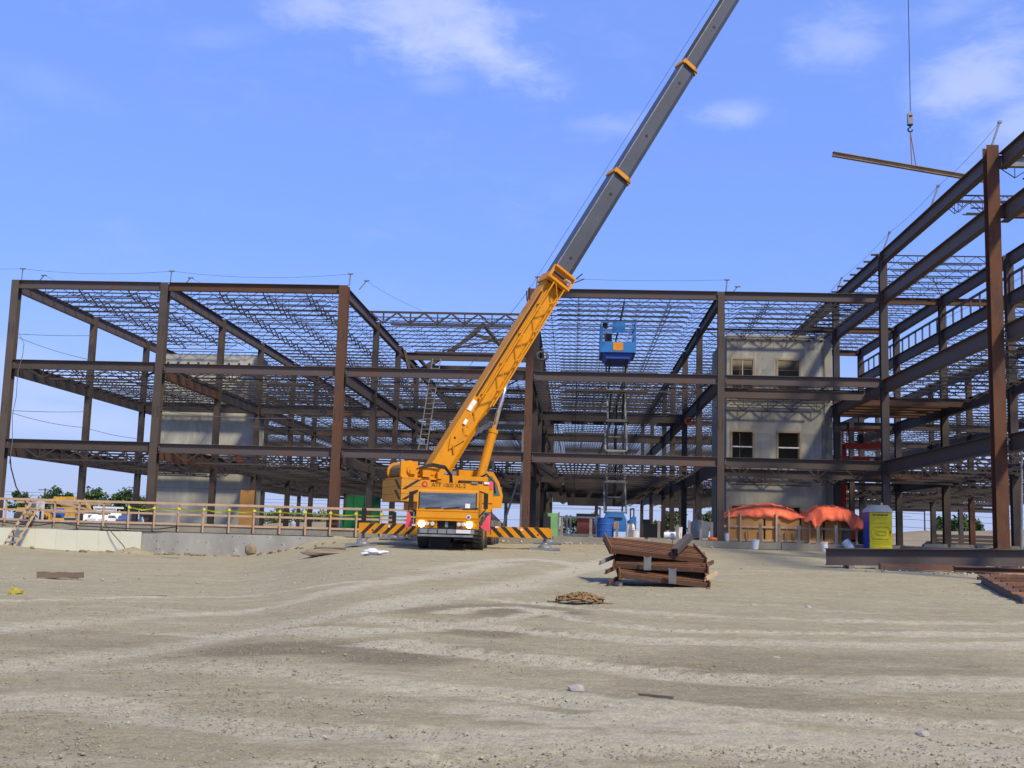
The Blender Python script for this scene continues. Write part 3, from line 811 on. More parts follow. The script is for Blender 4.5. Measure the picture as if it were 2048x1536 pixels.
cable(fr, sag(tops[2] + Vector((.6, 1, -.1)), (XL[2] + 3.2, 66.1, Z3 + .1), .1))
for i in (0, 1): cable(fr, sag(tops[i] + Vector((.7, 1, -.1)), (XL[i] + 2.4, 62, Z3 + .05), .05))
X1 = XL[0]
for a, c, s in (((X1, 59.3, 10.1), (X1, 69.2, 11.75), .05), ((X1, 59.3, 10.0), (X1, 69.2, 10.2), .12), ((X1, 59.3, 5.9), (X1, 69.2, 6.9), .05), ((X1, 59.3, 5.85), (X1, 69.2, 5.9), .15),
                ((X1, 69.3, 10.2), (X1, 78.2, 10.3), .1), ((X1, 69.3, 5.9), (X1, 78.2, 5.95), .1), ((XL[1], 59.4, 6.1), (XL[2] - .2, 59.5, 6.0), .25), ((XL[1], 69.4, 6.5), (XL[2], 69.3, 6.4), .35)):
    cable(fr, sag(a, c, s), .014)
cable(fr, [(X1 + .45, 59.1, 10.05), (X1 + .8, 59.0, 9.5), (X1 + .78, 59, 8.9), (X1 + .6, 59, 8), (X1 + .62, 59, 6.6), (X1 + .5, 59, 5.6), (X1 + .62, 59, 4.2), (X1 + .55, 59, 3)], .02)
wt = []
for y in (43.63, 51.2, 59.24, 70.0):
    p = (XL[5], y, Z4 + (.2 if y < 44 else 0)); tp = (XL[5] + .42, y + .1, Z4 + 1.15 + (.2 if y < 44 else 0))
    post(wf, p, tp, .04); wt.append(Vector(tp))
for a, c in zip(wt[:-1], wt[1:]): cable(wf, sag(a, c, .14), .010)
cable(wf, sag((XL[5], 80, Z4 + .9), wt[-1], .3), .014)
for y in (70.0,):
    post(wf, (XD, y, Z4), (XD - .5, y, Z4 + 1.2), .04)
cable(wf, sag((XD, 44, Z4 - 1.2), (XD, 70, Z4 - 1.4), .3), .014); cable(wf, sag((XD, 70, 11.6), (XD, 80, 11.4), .2), .014)

# leaning rusty column at the right edge
lc = thing('steel_column', (18.55, 47.0, 0), 'rusty column leaning slightly at the right picture edge, just right of the tall corner column', 'steel column')
MB().ibeam((0, 0, 0), (.62, 0, 21), .4, .4, .03, .02, up=(0, 1, 0)).build('shaft', RUSTC, lc)
MB().box((0, 0, .02), (.6, .6, .04)).build('base_plate', RUST, lc)

# ---------------------------------------------------------------- concrete towers
def wall_with_holes(b, x0, x1, z0, z1, y0, y1, holes):
    xs = sorted({x0, x1, *[h[0] for h in holes], *[h[1] for h in holes]})
    zs = sorted({z0, z1, *[h[2] for h in holes], *[h[3] for h in holes]})
    for a, c in zip(xs[:-1], xs[1:]):
        run = None
        for e, f_ in zip(zs[:-1], zs[1:]):
            hole = any(h[0] <= a + 1e-6 and c - 1e-6 <= h[1] and h[2] <= e + 1e-6 and f_ - 1e-6 <= h[3] for h in holes)
            if not hole: b.b2(a, c, y0, y1, e, f_)
    return b
ct = thing('concrete_tower', (12.7, 70.1, 0), 'grey concrete stair tower with two columns of windows, behind the orange tarps', 'concrete tower')
HX = ((9.62, 11.02), (12.42, 13.86))
HZ = ((.0, 2.2), (4.75, 6.75), (9.0, 11.25))
holes = [(a - 12.7, c - 12.7, e, f_) for a, c in HX for e, f_ in HZ]
wall_with_holes(MB(), 9.35 - 12.7, 15.12 - 12.7, 0, 12.75, 0, .3, holes).build('front_wall', CONC, ct)
MB().b2(15.123 - 12.7, 16.0 - 12.7, .9, 1.2, 0, 12.7).build('side_panel', CONC, ct)
MB().b2(15.123 - 12.7, 15.4 - 12.7, .303, 7.4, 0, 12.68).build('side_wall', CONC, ct)
MB().b2(9.35 - 12.7, 9.65 - 12.7, .303, 7.4, 0, 12.68).build('side_wall', CONC, ct)
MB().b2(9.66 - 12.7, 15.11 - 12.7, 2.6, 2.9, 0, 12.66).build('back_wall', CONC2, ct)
MB().b2(9.66 - 12.7, 15.11 - 12.7, .31, 1.75, 12.3, 12.5).build('landing', CONC2, ct)  # unseen half ceiling, added to dim the top storey windows
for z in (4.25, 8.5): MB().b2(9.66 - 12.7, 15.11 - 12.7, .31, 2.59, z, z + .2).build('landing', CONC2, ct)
for ix, (a, c) in enumerate(HX):
    for iz, (e, f_) in enumerate(HZ):
        a_, c_ = a - 12.7, c - 12.7
        wb = MB()
        for s in ((a_ - .04, a_ + .08, e, f_), (c_ - .08, c_ + .04, e, f_)): wb.b2(s[0], s[1], -.04, .26, s[2], s[3] + .04)
        wb.b2(a_ + .083, c_ - .083, -.04, .26, f_ - .08, f_ + .04)
        win = wb.build('window_form', FORMWOOD, ct)
        if iz == 1: MB().b2(a_ + .09, c_ - .09, -.02, .1, 5.72, 5.80).build('cross_brace', WHITE, win)
        if iz == 2 and ix == 0: MB().b2((a_ + c_) / 2 - .03, (a_ + c_) / 2 + .03, -.02, .1, e, f_ - .09).build('cross_brace', WOOD, win)
for k in range(8):
    MB().lathe((-3.0 + k * .78, -.012, 12.42), [(.09, 0), (.09, .03)], 6, 'Y').build('bolt_pocket', HOLE, ct)
for x in (-2.6, -1.2, .15, 1.8):
    for z in (3.3, 7.6, 11.25, 10.5):
        MB().lathe((x + .1 * (z % 1), -.006, z), [(.028, 0), (.028, .03)], 6, 'Y').build('tie_hole', HOLE, ct)
for z, w in ((11.9, .02), (10.55, .015), (8.1, .02), (3.6, .02)):
    MB().b2(-3.34, 2.41, -.003, .02, z, z + w).build('pour_line', CONC2, ct)

for x, z0_, z1_ in ((-2.55, 0, 12.7), (-.5, 7.2, 12.7), (1.0, 2.4, 9), (2.0, 0, 12.7)):
    MB().b2(x, x + .018, -.0035, .02, z0_, z1_).build('pour_line', CONC2, ct)
lt = thing('concrete_tower', (-26.2, 79.2, 0), 'plain grey concrete core on the left side, seen through the steel skeleton', 'concrete tower')
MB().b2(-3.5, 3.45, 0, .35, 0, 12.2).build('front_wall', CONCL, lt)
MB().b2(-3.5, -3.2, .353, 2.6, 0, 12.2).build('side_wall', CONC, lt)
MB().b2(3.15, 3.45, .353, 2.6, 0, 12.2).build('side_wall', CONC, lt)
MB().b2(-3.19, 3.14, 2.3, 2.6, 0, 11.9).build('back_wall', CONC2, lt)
for z in (10.95, 8.2, 5.6, 2.6):
    MB().b2(-3.48, 3.43, -.004, .02, z, z + .03).build('pour_line', CONC2, lt)
for k in range(9):
    MB().lathe((-3.1 + k * .74, -.012, 11.55), [(.1, 0), (.1, .03)], 6, 'Y').build('bolt_pocket', HOLE, lt)
MB().b2(2.35, 2.75, -.2, -.01, 4.45, 5.05).build('electrical_box', REDP, lt)

# ---------------------------------------------------------------- stairs in the open bay
st = thing('steel_staircase', (-4.6, 64.5, 0), 'grey steel staircase with sloping stringers behind the crane cab', 'staircase')
def flight(x0, z0, x1, z1, y, w=1.2):
    for yy in (y, y + w):
        MB().channel((x0, yy, z0), (x1, yy, z1), .34, .09, .02).build('stringer', GALV, st)
    n = int(abs(z1 - z0) / .18)
    for k in range(1, n):
        t = k / n
        MB().b2(x0 + (x1 - x0) * t - .14, x0 + (x1 - x0) * t + .14, y + .05, y + w - .05, z0 + (z1 - z0) * t - .02, z0 + (z1 - z0) * t + .02).build('tread', DARK, st)
flight(-3.4, 4.2, -.4 + .2, 6.35, 0, 1.4)
flight(-3.6, 1.6, -.2, 4.2, 1.6, 1.4)
flight(.9, .1, -1.0, 1.9, 0, 1.3)
MB().b2(-.2, 1.7, 0, 3.0, 6.28, 6.42).build('landing', GALV, st)
MB().b2(-5.3, -3.4, 0, 3.2, 4.16, 4.3).build('landing', GALV, st)
MB().b2(-5.2, -.3, .1, 1.3, 5.0, 5.03).build('under_sheet', DARK, st)
for x in (1.6, -.1): MB().bar((x, 1.5, 0), (x, 1.5, 6.3), .12, .12).build('support_post', GALV, st)
MB().tube((.55, -.3, 0), (1.5, -.2, 3.2), .06, 8).build('prop', GALV, st)

# extension ladder leaning inside
la = thing('extension_ladder', (-8.55, 63.3, 4.3), 'pale aluminium extension ladder leaning up through the steel frame, left of the boom', 'ladder')
def ladder(root, base, top, w, m, rung=.3, rail=.06, rr=.02):
    base, top = Vector(base), Vector(top)
    d = (top - base); L = d.length
    for s in (-w / 2, w / 2): MB().bar(base + Vector((s, 0, 0)), top + Vector((s, 0, 0)), .035, rail).build('rail', m, root)
    n = int(L / rung)
    for k in range(1, n):
        c = base.lerp(top, k / n); MB().bar(c - Vector((w / 2, 0, 0)), c + Vector((w / 2, 0, 0)), .03, .03).build('rung', m, root)
ALU = mat('aluminium', (.25, .235, .21), rough=.5, metal=.2)
ladder(la, (0, 0, 0), (.5, 1.2, 5.7), .46, ALU)

# ---------------------------------------------------------------- mobile crane
def wb(b, name, m, root, smooth=False):
    """build a part whose builder holds world coordinates"""
    base = root
    off = Vector()
    while base is not None:
        off += Vector(base.location); base = base.parent
    b.v = [Vector(v) - off for v in b.v]
    return b.build(name, m, root, smooth=smooth)
CX, CY, CZ = -4.96, 45.1, -.64
cr = thing('mobile_crane', (CX, CY, CZ), 'orange mobile crane with long grey telescopic boom raised, standing on striped outriggers', 'crane')
# carrier
def cab_profile(y): return y
x0, x1 = CX - 1.25, CX + 1.20
b = MB()
# lower cab body with sloping front
yf = CY
prof = [(yf + .02, .50), (yf - .02, .62), (yf + .02, .90), (yf + .10, .95), (yf + .22, 1.66), (yf + .42, 1.74), (yf + 2.0, 1.74), (yf + 2.0, .50)]
b.prism([(x0, y, z) for y, z in prof], (1, 0, 0), x1 - x0)
cab = wb(b, 'carrier_cab', YEL, cr)
b = MB()
b.prism([(x0 + .10, yf + .085, .98), (x0 + .10, yf + .19, 1.61), (x0 + .10, yf + .23, 1.61), (x0 + .10, yf + .12, .98)], (1, 0, 0), x1 - x0 - .20)
wsh = wb(b, 'windscreen', GLASS, cr)
for q in ((x0 + .06, x0 + .10), (x1 - .10, x1 - .06)):
    wb(MB().prism([(q[0], yf + .07, .96), (q[0], yf + .185, 1.64), (q[0], yf + .24, 1.64), (q[0], yf + .13, .96)], (1, 0, 0), q[1] - q[0]), 'windscreen_seal', BLK, wsh)
wb(MB().prism([(x1 - .52, yf + .083, 1.02), (x1 - .52, yf + .11, 1.20), (x1 - .52, yf + .13, 1.20), (x1 - .52, yf + .10, 1.02)], (1, 0, 0), .19), 'permit_card', WHITE, wsh)
for k in range(3):
    xw = x0 + .35 + k * .75
    wb(MB().bar((xw, yf + .075, .985), (xw + .62, yf + .085, 1.02 + .03 * (k % 2)), .03, .03), 'wiper', BLK, wsh)
wb(MB().box(((x0 + x1) / 2, yf + .135, .955), (x1 - x0 - .24, .05, .05)), 'wiper_strip', BLK, cr)
wb(MB().box(((x0 + x1) / 2, yf + .03, .90), (x1 - x0 + .02, .06, .05)), 'front_ledge', YEL, cr)
wb(MB().box(((x0 + x1) / 2, yf - .01, .525), (x1 - x0 + .02, .05, .05)), 'front_ledge', YEL, cr)
wb(MB().lathe((x1 - .36, yf - .012, .66), [(.10, -.012), (.10, .02)], 6, 'Y'), 'badge', WHITE, cr)
wb(MB().lathe((x1 - .36, yf - .026, .66), [(.055, -.01), (.055, .02)], 10, 'Y'), 'badge_centre', NAVY, cr)
# headlight band
band = wb(MB().prism([(x0 - .02, yf + .0, .50), (x0 - .02, yf + .06, .20), (x0 - .02, yf + .5, .20), (x0 - .02, yf + .5, .497)], (1, 0, 0), .86), 'light_panel', YEL, cr)
band2 = wb(MB().prism([(x1 - .84, yf + .0, .50), (x1 - .84, yf + .06, .20), (x1 - .84, yf + .5, .20), (x1 - .84, yf + .5, .497)], (1, 0, 0), .86), 'light_panel', YEL, cr)
wb(MB().b2(x0 + .84, x1 - .845, yf + .12, yf + .5, .18, .495), 'grille', BLK, cr)
for k in range(7): wb(MB().b2(x0 + .9, x1 - .9, yf + .09, yf + .118, .2 + k * .04, .215 + k * .04), 'grille_bar', STRIPE, cr)
wb(MB().b2(CX - .1, CX + .02, yf + .06, yf + .085, .24, .46), 'emblem', GALV, cr)
for hx, big in ((x0 + .22, 1), (x1 - .32, 1), (x0 + .44, 0), (x0 + .66, 0), (x1 - .56, 0), (x1 - .74, 0)):
    hl = wb(MB().lathe((hx, yf - .03, .36), [(.04, .1), (.135 if big else .085, .06), (.135 if big else .085, -.02), (.10 if big else .06, -.04)], 14, 'Y'), 'headlight', HEADL if big else LENS, cr)
    wb(MB().lathe((hx, yf + .03, .36), [(.16 if big else .1, -.01), (.16 if big else .1, .03)], 14, 'Y'), 'headlight_rim', STRIPE, hl)
for s in (1, -1):
    xx = (x0 + .62, x0 + .80) if s == 1 else (x1 - .64, x1 - .82)
    wb(MB().prism([(xx[0], yf - .012, .23), (xx[0] + .05 * s, yf - .012, .23), (xx[1], yf - .012, .43), (xx[1], yf - .012, .48)], (0, 1, 0), .012), 'corner_stripe', STRIPE, cr)
# bumper
wb(MB().b2(x0 + .10, x1 - .12, yf - .05, yf + .3, .0, .175), 'bumper', GALV, cr)
for k in range(6): wb(MB().b2(x0 + .12 + k * .37, x0 + .12 + k * .37 + .03, yf - .065, yf - .052, .01, .165), 'bumper_rib', STRIPE, cr)
wb(MB().b2(x0 + .10, x1 - .16, yf - .12, yf + .02, -.13, -.045), 'bumper_step', GALV, cr)
wb(MB().b2(x1 - .84, x1 - .26, yf - .075, yf - .054, .02, .16), 'number_plate', CLOTHW, cr)
for q in (.55, 1.35, 1.9): wb(MB().tube((x0 + q, yf + .6, -.6 + .05), (x0 + q, yf + .6, -.4), .05, 6), 'hose', BLK, cr)
# right side of the carrier: deck boxes
wb(MB().b2(x1 - .25, x1 + .12, yf + 2.05, yf + 4.4, .30, .88), 'tool_box', GALV, cr)
wb(MB().b2(x1 - .25, x1 + .14, yf + 2.03, yf + 4.45, .885, .95), 'tool_box_lid', GALV, cr)
for k in range(4): wb(MB().b2(x1 + .123, x1 + .15, yf + 2.1 + k * .6, yf + 2.15 + k * .6, .3, .88), 'box_rib', STRIPE, cr)
wb(MB().b2(CX - 1.25, CX + 1.25, yf + 2.02, yf + 13.2, -.05, .28), 'chassis', YELD, cr)
wb(MB().b2(CX - 1.3, CX + 1.3, yf + 4.5, yf + 13.2, .285, .66), 'deck', YELD, cr)
for k in range(5): wb(MB().b2(x1 + .11, x1 + .16, yf + 4.8 + k * 1.4, yf + 5.7 + k * 1.4, .32, .62), 'deck_locker', GALV, cr)
# wheels
wc = MB()
def wheel(x, y, s):
    r = .66
    z = CZ + r + .02
    w = wb(MB().lathe((x, y, z), [(.30, -.2), (.52, -.235), (.63, -.215), (r, -.16), (r, .16), (.63, .215), (.52, .235), (.30, .2)], 22, 'X'), 'wheel', TYRE, cr, smooth=False)
    wb(MB().lathe((x + s * .1, y, z), [(.36, -.1), (.36, .1), (.2, .12)], 14, 'X'), 'rim', YELD, w)
    tb = MB()
    for k in range(26):
        a = 2 * math.pi * k / 26
        tb.bar((x - .18, y + (r + .005) * math.cos(a), z + (r + .005) * math.sin(a)), (x + .18, y + (r + .005) * math.cos(a + .1), z + (r + .005) * math.sin(a + .1)), .06, .03, up=(0, math.cos(a), math.sin(a)))
    wb(tb, 'tread', TYRE, w)
for yy in (1.75, 3.45, 7.4, 9.1, 10.8):
    for s in (-1, 1): wheel(CX + s * 1.12, CY + yy, s)
for yy in (1.75, 3.45): wb(MB().b2(CX - .7, CX + .7, CY + yy - .12, CY + yy + .12, -.2, .02), 'axle', STRIPE, cr)
wb(MB().b2(CX - .85, CX + .05, CY + .95, CY + 1.0, -.60, -.06), 'mud_flap', BLK, cr)
# mirrors and flags
for s, xm in ((-1, x0 - .28), (1, x1 + .28)):
    mi = wb(MB().box((xm, yf + .35, 1.32), (.17, .14, .62)), 'mirror', BLK, cr)
    wb(MB().bar((xm, yf + .42, 1.62), (xm - s * .3, yf + .5, 1.72), .05), 'mirror_arm', BLK, mi)
    wb(MB().bar((xm, yf + .42, 1.0), (xm - s * .34, yf + .5, .6), .04), 'mirror_arm', BLK, mi)
wb(MB().prism([(x0 - .50, yf + .4, .16), (x0 - .28, yf + .4, .22), (x0 - .18, yf + .42, .40), (x0 - .40, yf + .4, .95)], (0, 1, 0), .02), 'warning_flag', PINK, cr)
wb(MB().prism([(x1 + .10, yf + .4, .28), (x1 + .46, yf + .45, .06), (x1 + .50, yf + .45, .85), (x1 + .34, yf + .4, .72)], (0, 1, 0), .02), 'warning_flag', PINK, cr)
wb(MB().bar((x0 - .42, yf + .42, .1), (x0 - .36, yf + .42, 1.5), .03), 'flag_rod', BLK, cr)
wb(MB().bar((x1 + .5, yf + .46, .0), (x1 + .5, yf + .46, 1.0), .03), 'flag_rod', BLK, cr)

# outriggers
STEELG = GALV
def outrigger(y, s, reach, padz, zc=.13, h=.44):
    sec = MB()
    xa_, xb_ = CX + s * 1.32, CX + s * reach
    w = wb(MB().b2(xa_, xb_, y - .2, y + .2, zc - h / 2, zc + h / 2), 'outrigger_beam', YEL, cr)
    n = int(abs(xb_ - xa_) / .46)
    for k in range(n + 1):
        xc = min(xa_, xb_) + .08 + k * .47
        lo, hi = zc - h / 2 + .004, zc + h / 2 - .004
        sl = .42 * (-1 if s > 0 else 1)
        xs_ = [xc, xc + .2, xc + .2 + sl, xc + sl]
        if min(xs_) < min(xa_, xb_) + .005 or max(xs_) > max(xa_, xb_) - .005: continue
        wb(MB().prism([(xs_[0], y - .206, lo), (xs_[1], y - .206, lo), (xs_[2], y - .206, hi), (xs_[3], y - .206, hi)], (0, 1, 0), .005), 'stripe', STRIPE, w)
    for k in range(3):
        wb(MB().lathe((xa_ + s * (.6 + k * .8), y - .21, zc - .08 + .14 * (k % 2)), [(.04, 0), (.04, .015)], 8, 'Y'), 'pin_hole', HOLE, w)
    wb(MB().box((xa_ + s * .45, y - .22, zc + h / 2 - .03), (.14, .03, .08)), 'marker_lamp', WHITE, w)
    wb(MB().box((xa_ + s * 1.5, y - .22, zc + .1), (.09, .03, .09)), 'marker_lamp', WHITE, w)
    xj = xb_ - s * .16
    j = wb(MB().b2(xj - .09, xj + .09, y - .08, y + .08, zc + h / 2, zc + h / 2 + .62), 'jack_housing', BLK, cr)
    wb(MB().tube((xj, y, zc - h / 2), (xj, y, padz + .2), .065, 10), 'jack_rod', GALV, j)
    wb(MB().lathe((xj, y, padz + .08), [(.30, 0), (.28, .06), (.12, .16), (.1, .2)], 14), 'jack_foot', GALV, j)
    wb(MB().b2(xj - .65, xj + .65, y - .55, y + .55, padz - .02, padz + .08), 'outrigger_pad', GALV, cr)
outrigger(48.4, -1, 4.12, gz(CX - 4.0, 48.4) + .02)
outrigger(48.4, 1, 3.98, gz(CX + 3.8, 48.4) + .02)
outrigger(56.6, -1, 4.1, gz(CX - 4.0, 56.6) + .04)
outrigger(56.6, 1, 3.95, gz(CX + 3.8, 56.6) + .04)

# superstructure, slewed: heading h, left l
S0 = Vector((-4.9, 50.2, 0)); P0 = Vector((-6.1, 49.52, 2.5)); TIP = Vector((18.4, 62.0, 48.0))
bd = (TIP - P0).normalized()
hd = Vector((bd.x, bd.y, 0)).normalized(); lf = Vector((-hd.y, hd.x, 0)); rt = -lf
nup = bd.cross(rt).normalized() * -1
if nup.z < 0 and nup.dot(hd) > 0: nup = -nup
def SP_(a, l, z): return S0 + hd * a + lf * l + Vector((0, 0, z))
def sbox(b, a0, a1, l0, l1, z0, z1):
    vs = [SP_(a, l, z) for a in (a0, a1) for l in (l0, l1) for z in (z0, z1)]
    return b.raw(vs, [(0, 1, 3, 2), (4, 6, 7, 5), (0, 4, 5, 1), (2, 3, 7, 6), (0, 2, 6, 4), (1, 5, 7, 3)])
wb(MB().lathe(S0 + Vector((0, 0, .665)), [(1.0, 0), (1.0, .3)], 24), 'slew_ring', STRIPE, cr)
wb(sbox(MB(), -2.3, .98, -1.2, 1.2, .97, 1.35), 'slew_platform', YEL, cr)
side = wb(sbox(MB(), -1.97, .95, -1.24, -1.0, 1.353, 2.16), 'side_plate', YEL, cr)
wb(sbox(MB(), -2.4, .9, .25, .45, 1.353, 2.5), 'turret_plate', YEL, cr)
wb(sbox(MB(), -2.4, .9, -.75, -.55, 1.353, 2.5), 'turret_plate', YEL, cr)
wb(sbox(MB(), -.5, .6, -.98, .24, 1.36, 2.3), 'engine_cover', STRIPE, cr)
# lettering on the plate that faces the camera
tm = text_mesh('ATF 1000 XL-2', .25, STRIPE)
to = link('lettering', tm, side)
tx = (hd).copy(); ty = Vector((0, 0, 1)); tz = rt
TM = Matrix((tx, ty, tz)).transposed().to_4x4(); TM.translation = SP_(-1.12, -1.246, 2.04) - Vector(cr.location)
to.matrix_local = TM
# counterweight
cw0, cw1 = -3.28, -1.99
for k in range(3):
    z = 1.30 + k * .315
    wb(sbox(MB(), cw0, cw1, -1.32, 1.32, z, z + .305), 'counterweight', YELD, cr)
def chev(face, poly):
    b = MB()
    if face == 'side':
        v0 = [SP_(a, -1.327, z) for a, z in poly]; v1 = [SP_(a, -1.322, z) for a, z in poly]
    else:
        v0 = [SP_(cw0 - .007, l, z) for l, z in poly]; v1 = [SP_(cw0 - .002, l, z) for l, z in poly]
    n = len(poly)
    b.raw(v0 + v1, [tuple(range(n)), tuple(range(2 * n - 1, n - 1, -1))] + [(i, (i + 1) % n, n + (i + 1) % n, n + i) for i in range(n)])
    wb(b, 'chevron', STRIPE, cr)
for z in (1.36, 1.80):
    chev('side', [(cw0 + .02, z), (cw0 + .2, z), (cw0 + .86, z + .42), (cw0 + .68, z + .42)])
    chev('rear', [(-1.3, z), (-1.0, z), (-.35, z + .42), (-.65, z + .42)])
wb(sbox(MB(), cw0 - .005, cw1, -1.325, 1.325, 1.607, 1.613), 'seam', STRIPE, cr)
# emblem: red disc on the side plate
def disc(b, c, nrm, r, t=.012, n=14):
    return b.tube(c, c + nrm * t, r, n)
wb(disc(MB(), SP_(-2.25, -1.322, 2.05), rt, .13), 'emblem', REDP, cr)
wb(disc(MB(), SP_(-2.25, -1.335, 2.05), rt, .07), 'emblem_centre', YEL, cr)
# winches above the counterweight
def drum(a, z, r, l0, l1, name='winch_drum'):
    p, q = SP_(a, l0, z), SP_(a, l1, z)
    w = wb(MB().tube(p, q, r * .75, 16), name, ROPE, cr)
    for c in (p, q): wb(MB().tube(c - lf * .04, c + lf * .04, r, 18), 'drum_flange', YEL, w)
    wb(MB().tube(p - lf * .3, p - lf * .05, r * .45, 12), 'winch_motor', YEL, w)
drum(-2.85, 2.62, .42, -1.0, .8); drum(-1.85, 2.6, .34, -.9, .5)
wb(sbox(MB(), -3.3, -2.55, -1.22, -1.06, 2.325, 3.0), 'winch_bracket', YEL, cr)
wb(sbox(MB(), -2.4, -1.55, -1.16, -1.02, 2.325, 2.75), 'winch_bracket', YEL, cr)
wb(sbox(MB(), -3.25, -1.5, -1.3, 1.1, 2.247, 2.32), 'winch_base', YEL, cr)
for k in range(4):
    pts = [SP_(-2.6 + k * .1, -1.24, 2.7 + .05 * k), SP_(-1.9, -1.32, 2.82 + .04 * k), SP_(-1.35, -1.32, 2.74 + .04 * k), SP_(-1.1 + k * .03, -1.26, 2.5), SP_(-1.06 + k * .04, -1.2, 2.1)]
    wb(MB().path(pts, .028, 5), 'hydraulic_hose', BLK, cr)
for (a, l, z, s1, s2, s3) in ((-2.2, -1.25, 2.5, .35, .3, .3), (-1.55, -1.27, 2.45, .3, .2, .3), (-2.8, -1.28, 2.55, .25, .16, .2)):
    wb(sbox(MB(), a - s1 / 2, a + s1 / 2, l - s2 / 2, l + s2 / 2, z - s3 / 2, z + s3 / 2), 'valve_block', YEL, cr)
# rope guide drum beside the boom foot
RL = Vector((-5.466, 49.300, 2.503))
wb(MB().tube(RL, RL + lf * .3, .17, 14), 'hose_reel', GALV, cr)
wb(MB().b2(RL.x + .02, RL.x + .34, RL.y + .1, RL.y + .3, RL.z - .26, RL.z + .2), 'reel_mount', GALV, cr)
wb(MB().tube(RL - lf * .03, RL - lf * .002, .08, 10), 'reel_hub', BLK, cr)
DB = Vector((-5.935, 49.200, 2.443))
wb(MB().b2(DB.x - .3, DB.x + .3, DB.y, DB.y + .3, DB.z - .18, DB.z + .18), 'vent_panel', STRIPE, cr)
wb(MB().tube(Vector((-5.063, 50.600, 3.680)), Vector((-5.063, 50.600, 3.680)) + lf * .25, .14, 12), 'sheave', WHITE, cr)
wb(MB().tube(Vector((-5.063, 50.600, 3.680)) - lf * .01, Vector((-5.063, 50.600, 3.680)) + lf * .1, .06, 10), 'sheave_hub', BLK, cr)
# operator cab on the far side of the boom
ca0, ca1, cl0, cl1, cz0, cz1 = .95, 2.2, 1.1, 1.9, 1.14, 2.86
b = MB()
pr = [(ca0, cz0 + .3), (ca0, cz1), (ca1 - .50, cz1 - .06), (ca1 - .2, cz1 - .5), (ca1, cz0 + .62), (ca1 - .06, cz0 + .06), (ca0 + .3, cz0)]
oc = wb(b.raw([SP_(a, l, z) for l in (cl0 - .55, cl1 - .4) for a, z in pr], [tuple(range(7)), tuple(range(13, 6, -1))] + [(i, (i + 1) % 7, 7 + (i + 1) % 7, 7 + i) for i in range(7)]), 'operator_cab', YEL, cr)
wn = [(ca0 + .42, cz0 + .55), (ca0 + .42, cz1 - .22), (ca1 - .58, cz1 - .24), (ca1 - .32, cz1 - .58), (ca1 - .14, cz0 + .62)]
wb(MB().raw([SP_(a, l, z) for l in (cl0 - .56, cl0 - .545) for a, z in wn], [tuple(range(5)), tuple(range(9, 4, -1))] + [(i, (i + 1) % 5, 5 + (i + 1) % 5, 5 + i) for i in range(5)]), 'side_window', GLASSG, oc)
wn2 = [(ca0 + .02, cz1 - .72), (ca0 + .02, cz1 - .28), (ca0 + .34, cz1 - .28), (ca0 + .34, cz1 - .72)]
wb(MB().raw([SP_(a, l, z) for l in (cl0 - .56, cl0 - .545) for a, z in wn2], [(0, 1, 2, 3), (7, 6, 5, 4)] + [(i, (i + 1) % 4, 4 + (i + 1) % 4, 4 + i) for i in range(4)]), 'side_window', GLASSG, oc)
wb(sbox(MB(), ca1 - .1, ca1 + .02, cl0 - .4, cl1 - .5, cz0 + .75, cz1 - .7), 'front_window', GLASSG, oc)
wb(sbox(MB(), ca0 - .95, ca0 - .01, cl0 - .6, cl1 - .45, 1.6, 2.84), 'cab_rear_box', YEL, cr)
wb(sbox(MB(), .5, .75, -1.3, -1.05, 2.165, 2.26), 'work_lamp', WHITE, cr)
wb(sbox(MB(), -.1, .2, -1.3, -1.05, 2.165, 2.24), 'work_lamp', GALV, cr)
wb(MB().tube(SP_(.85, -1.15, 1.95), SP_(.85, -1.15, 2.3), .13, 8), 'warning_rag', PINK, cr)

# boom: base section and telescopic sections
def bsec(t0, t1, w, h, off=0.0, m=YEL, name='boom_section', r=.16):
    """rounded box section along the boom, t in metres from the foot"""
    ring = []
    k = h * .5
    pts = [(-w / 2, k), (w / 2, k), (w / 2, -k + r * 1.4), (w / 2 - r, -k), (-w / 2 + r, -k), (-w / 2, -k + r * 1.4)]
    vs = []
    for t in (t0, t1):
        c = P0 + bd * t
        for s, u in pts: vs.append(c + rt * s + nup * (u + off))
    n = len(pts)
    return wb(MB().raw(vs, [tuple(range(n - 1, -1, -1)), tuple(range(n, 2 * n))] + [(i, (i + 1) % n, n + (i + 1) % n, n + i) for i in range(n)]), name, m, cr)
LB = 11.0
base = bsec(-.9, LB, .86, 1.0, 0, YEL, 'boom_base')
s1 = bsec(LB, 17.5, .76, .96, 0, BOOMG); s2 = bsec(17.5, 24.9, .70, .88, 0, BOOMG); s3 = bsec(24.9, 36, .62, .80, 0, BOOMG); s4 = bsec(36, 52.6, .52, .68, 0, BOOMG)
def collar(t, w, h, L=.22):
    c = bsec(t - L, t + .02, w + .13, h + .12, 0, YEL, 'boom_collar', .2)
    wb(MB().bar(P0 + bd * (t - L - .02) + rt * (w / 2 + .1) - nup * (h / 2), P0 + bd * (t - L - .02) + rt * (w / 2 + .1) + nup * (h / 2 - .05), .05, .05), 'collar_edge', STRIPE, c)
    return c
collar(LB, .86, 1.06, .45)
for t, w, h in ((17.5, .76, .96), (24.9, .70, .88), (36, .62, .80)): collar(t, w, h)
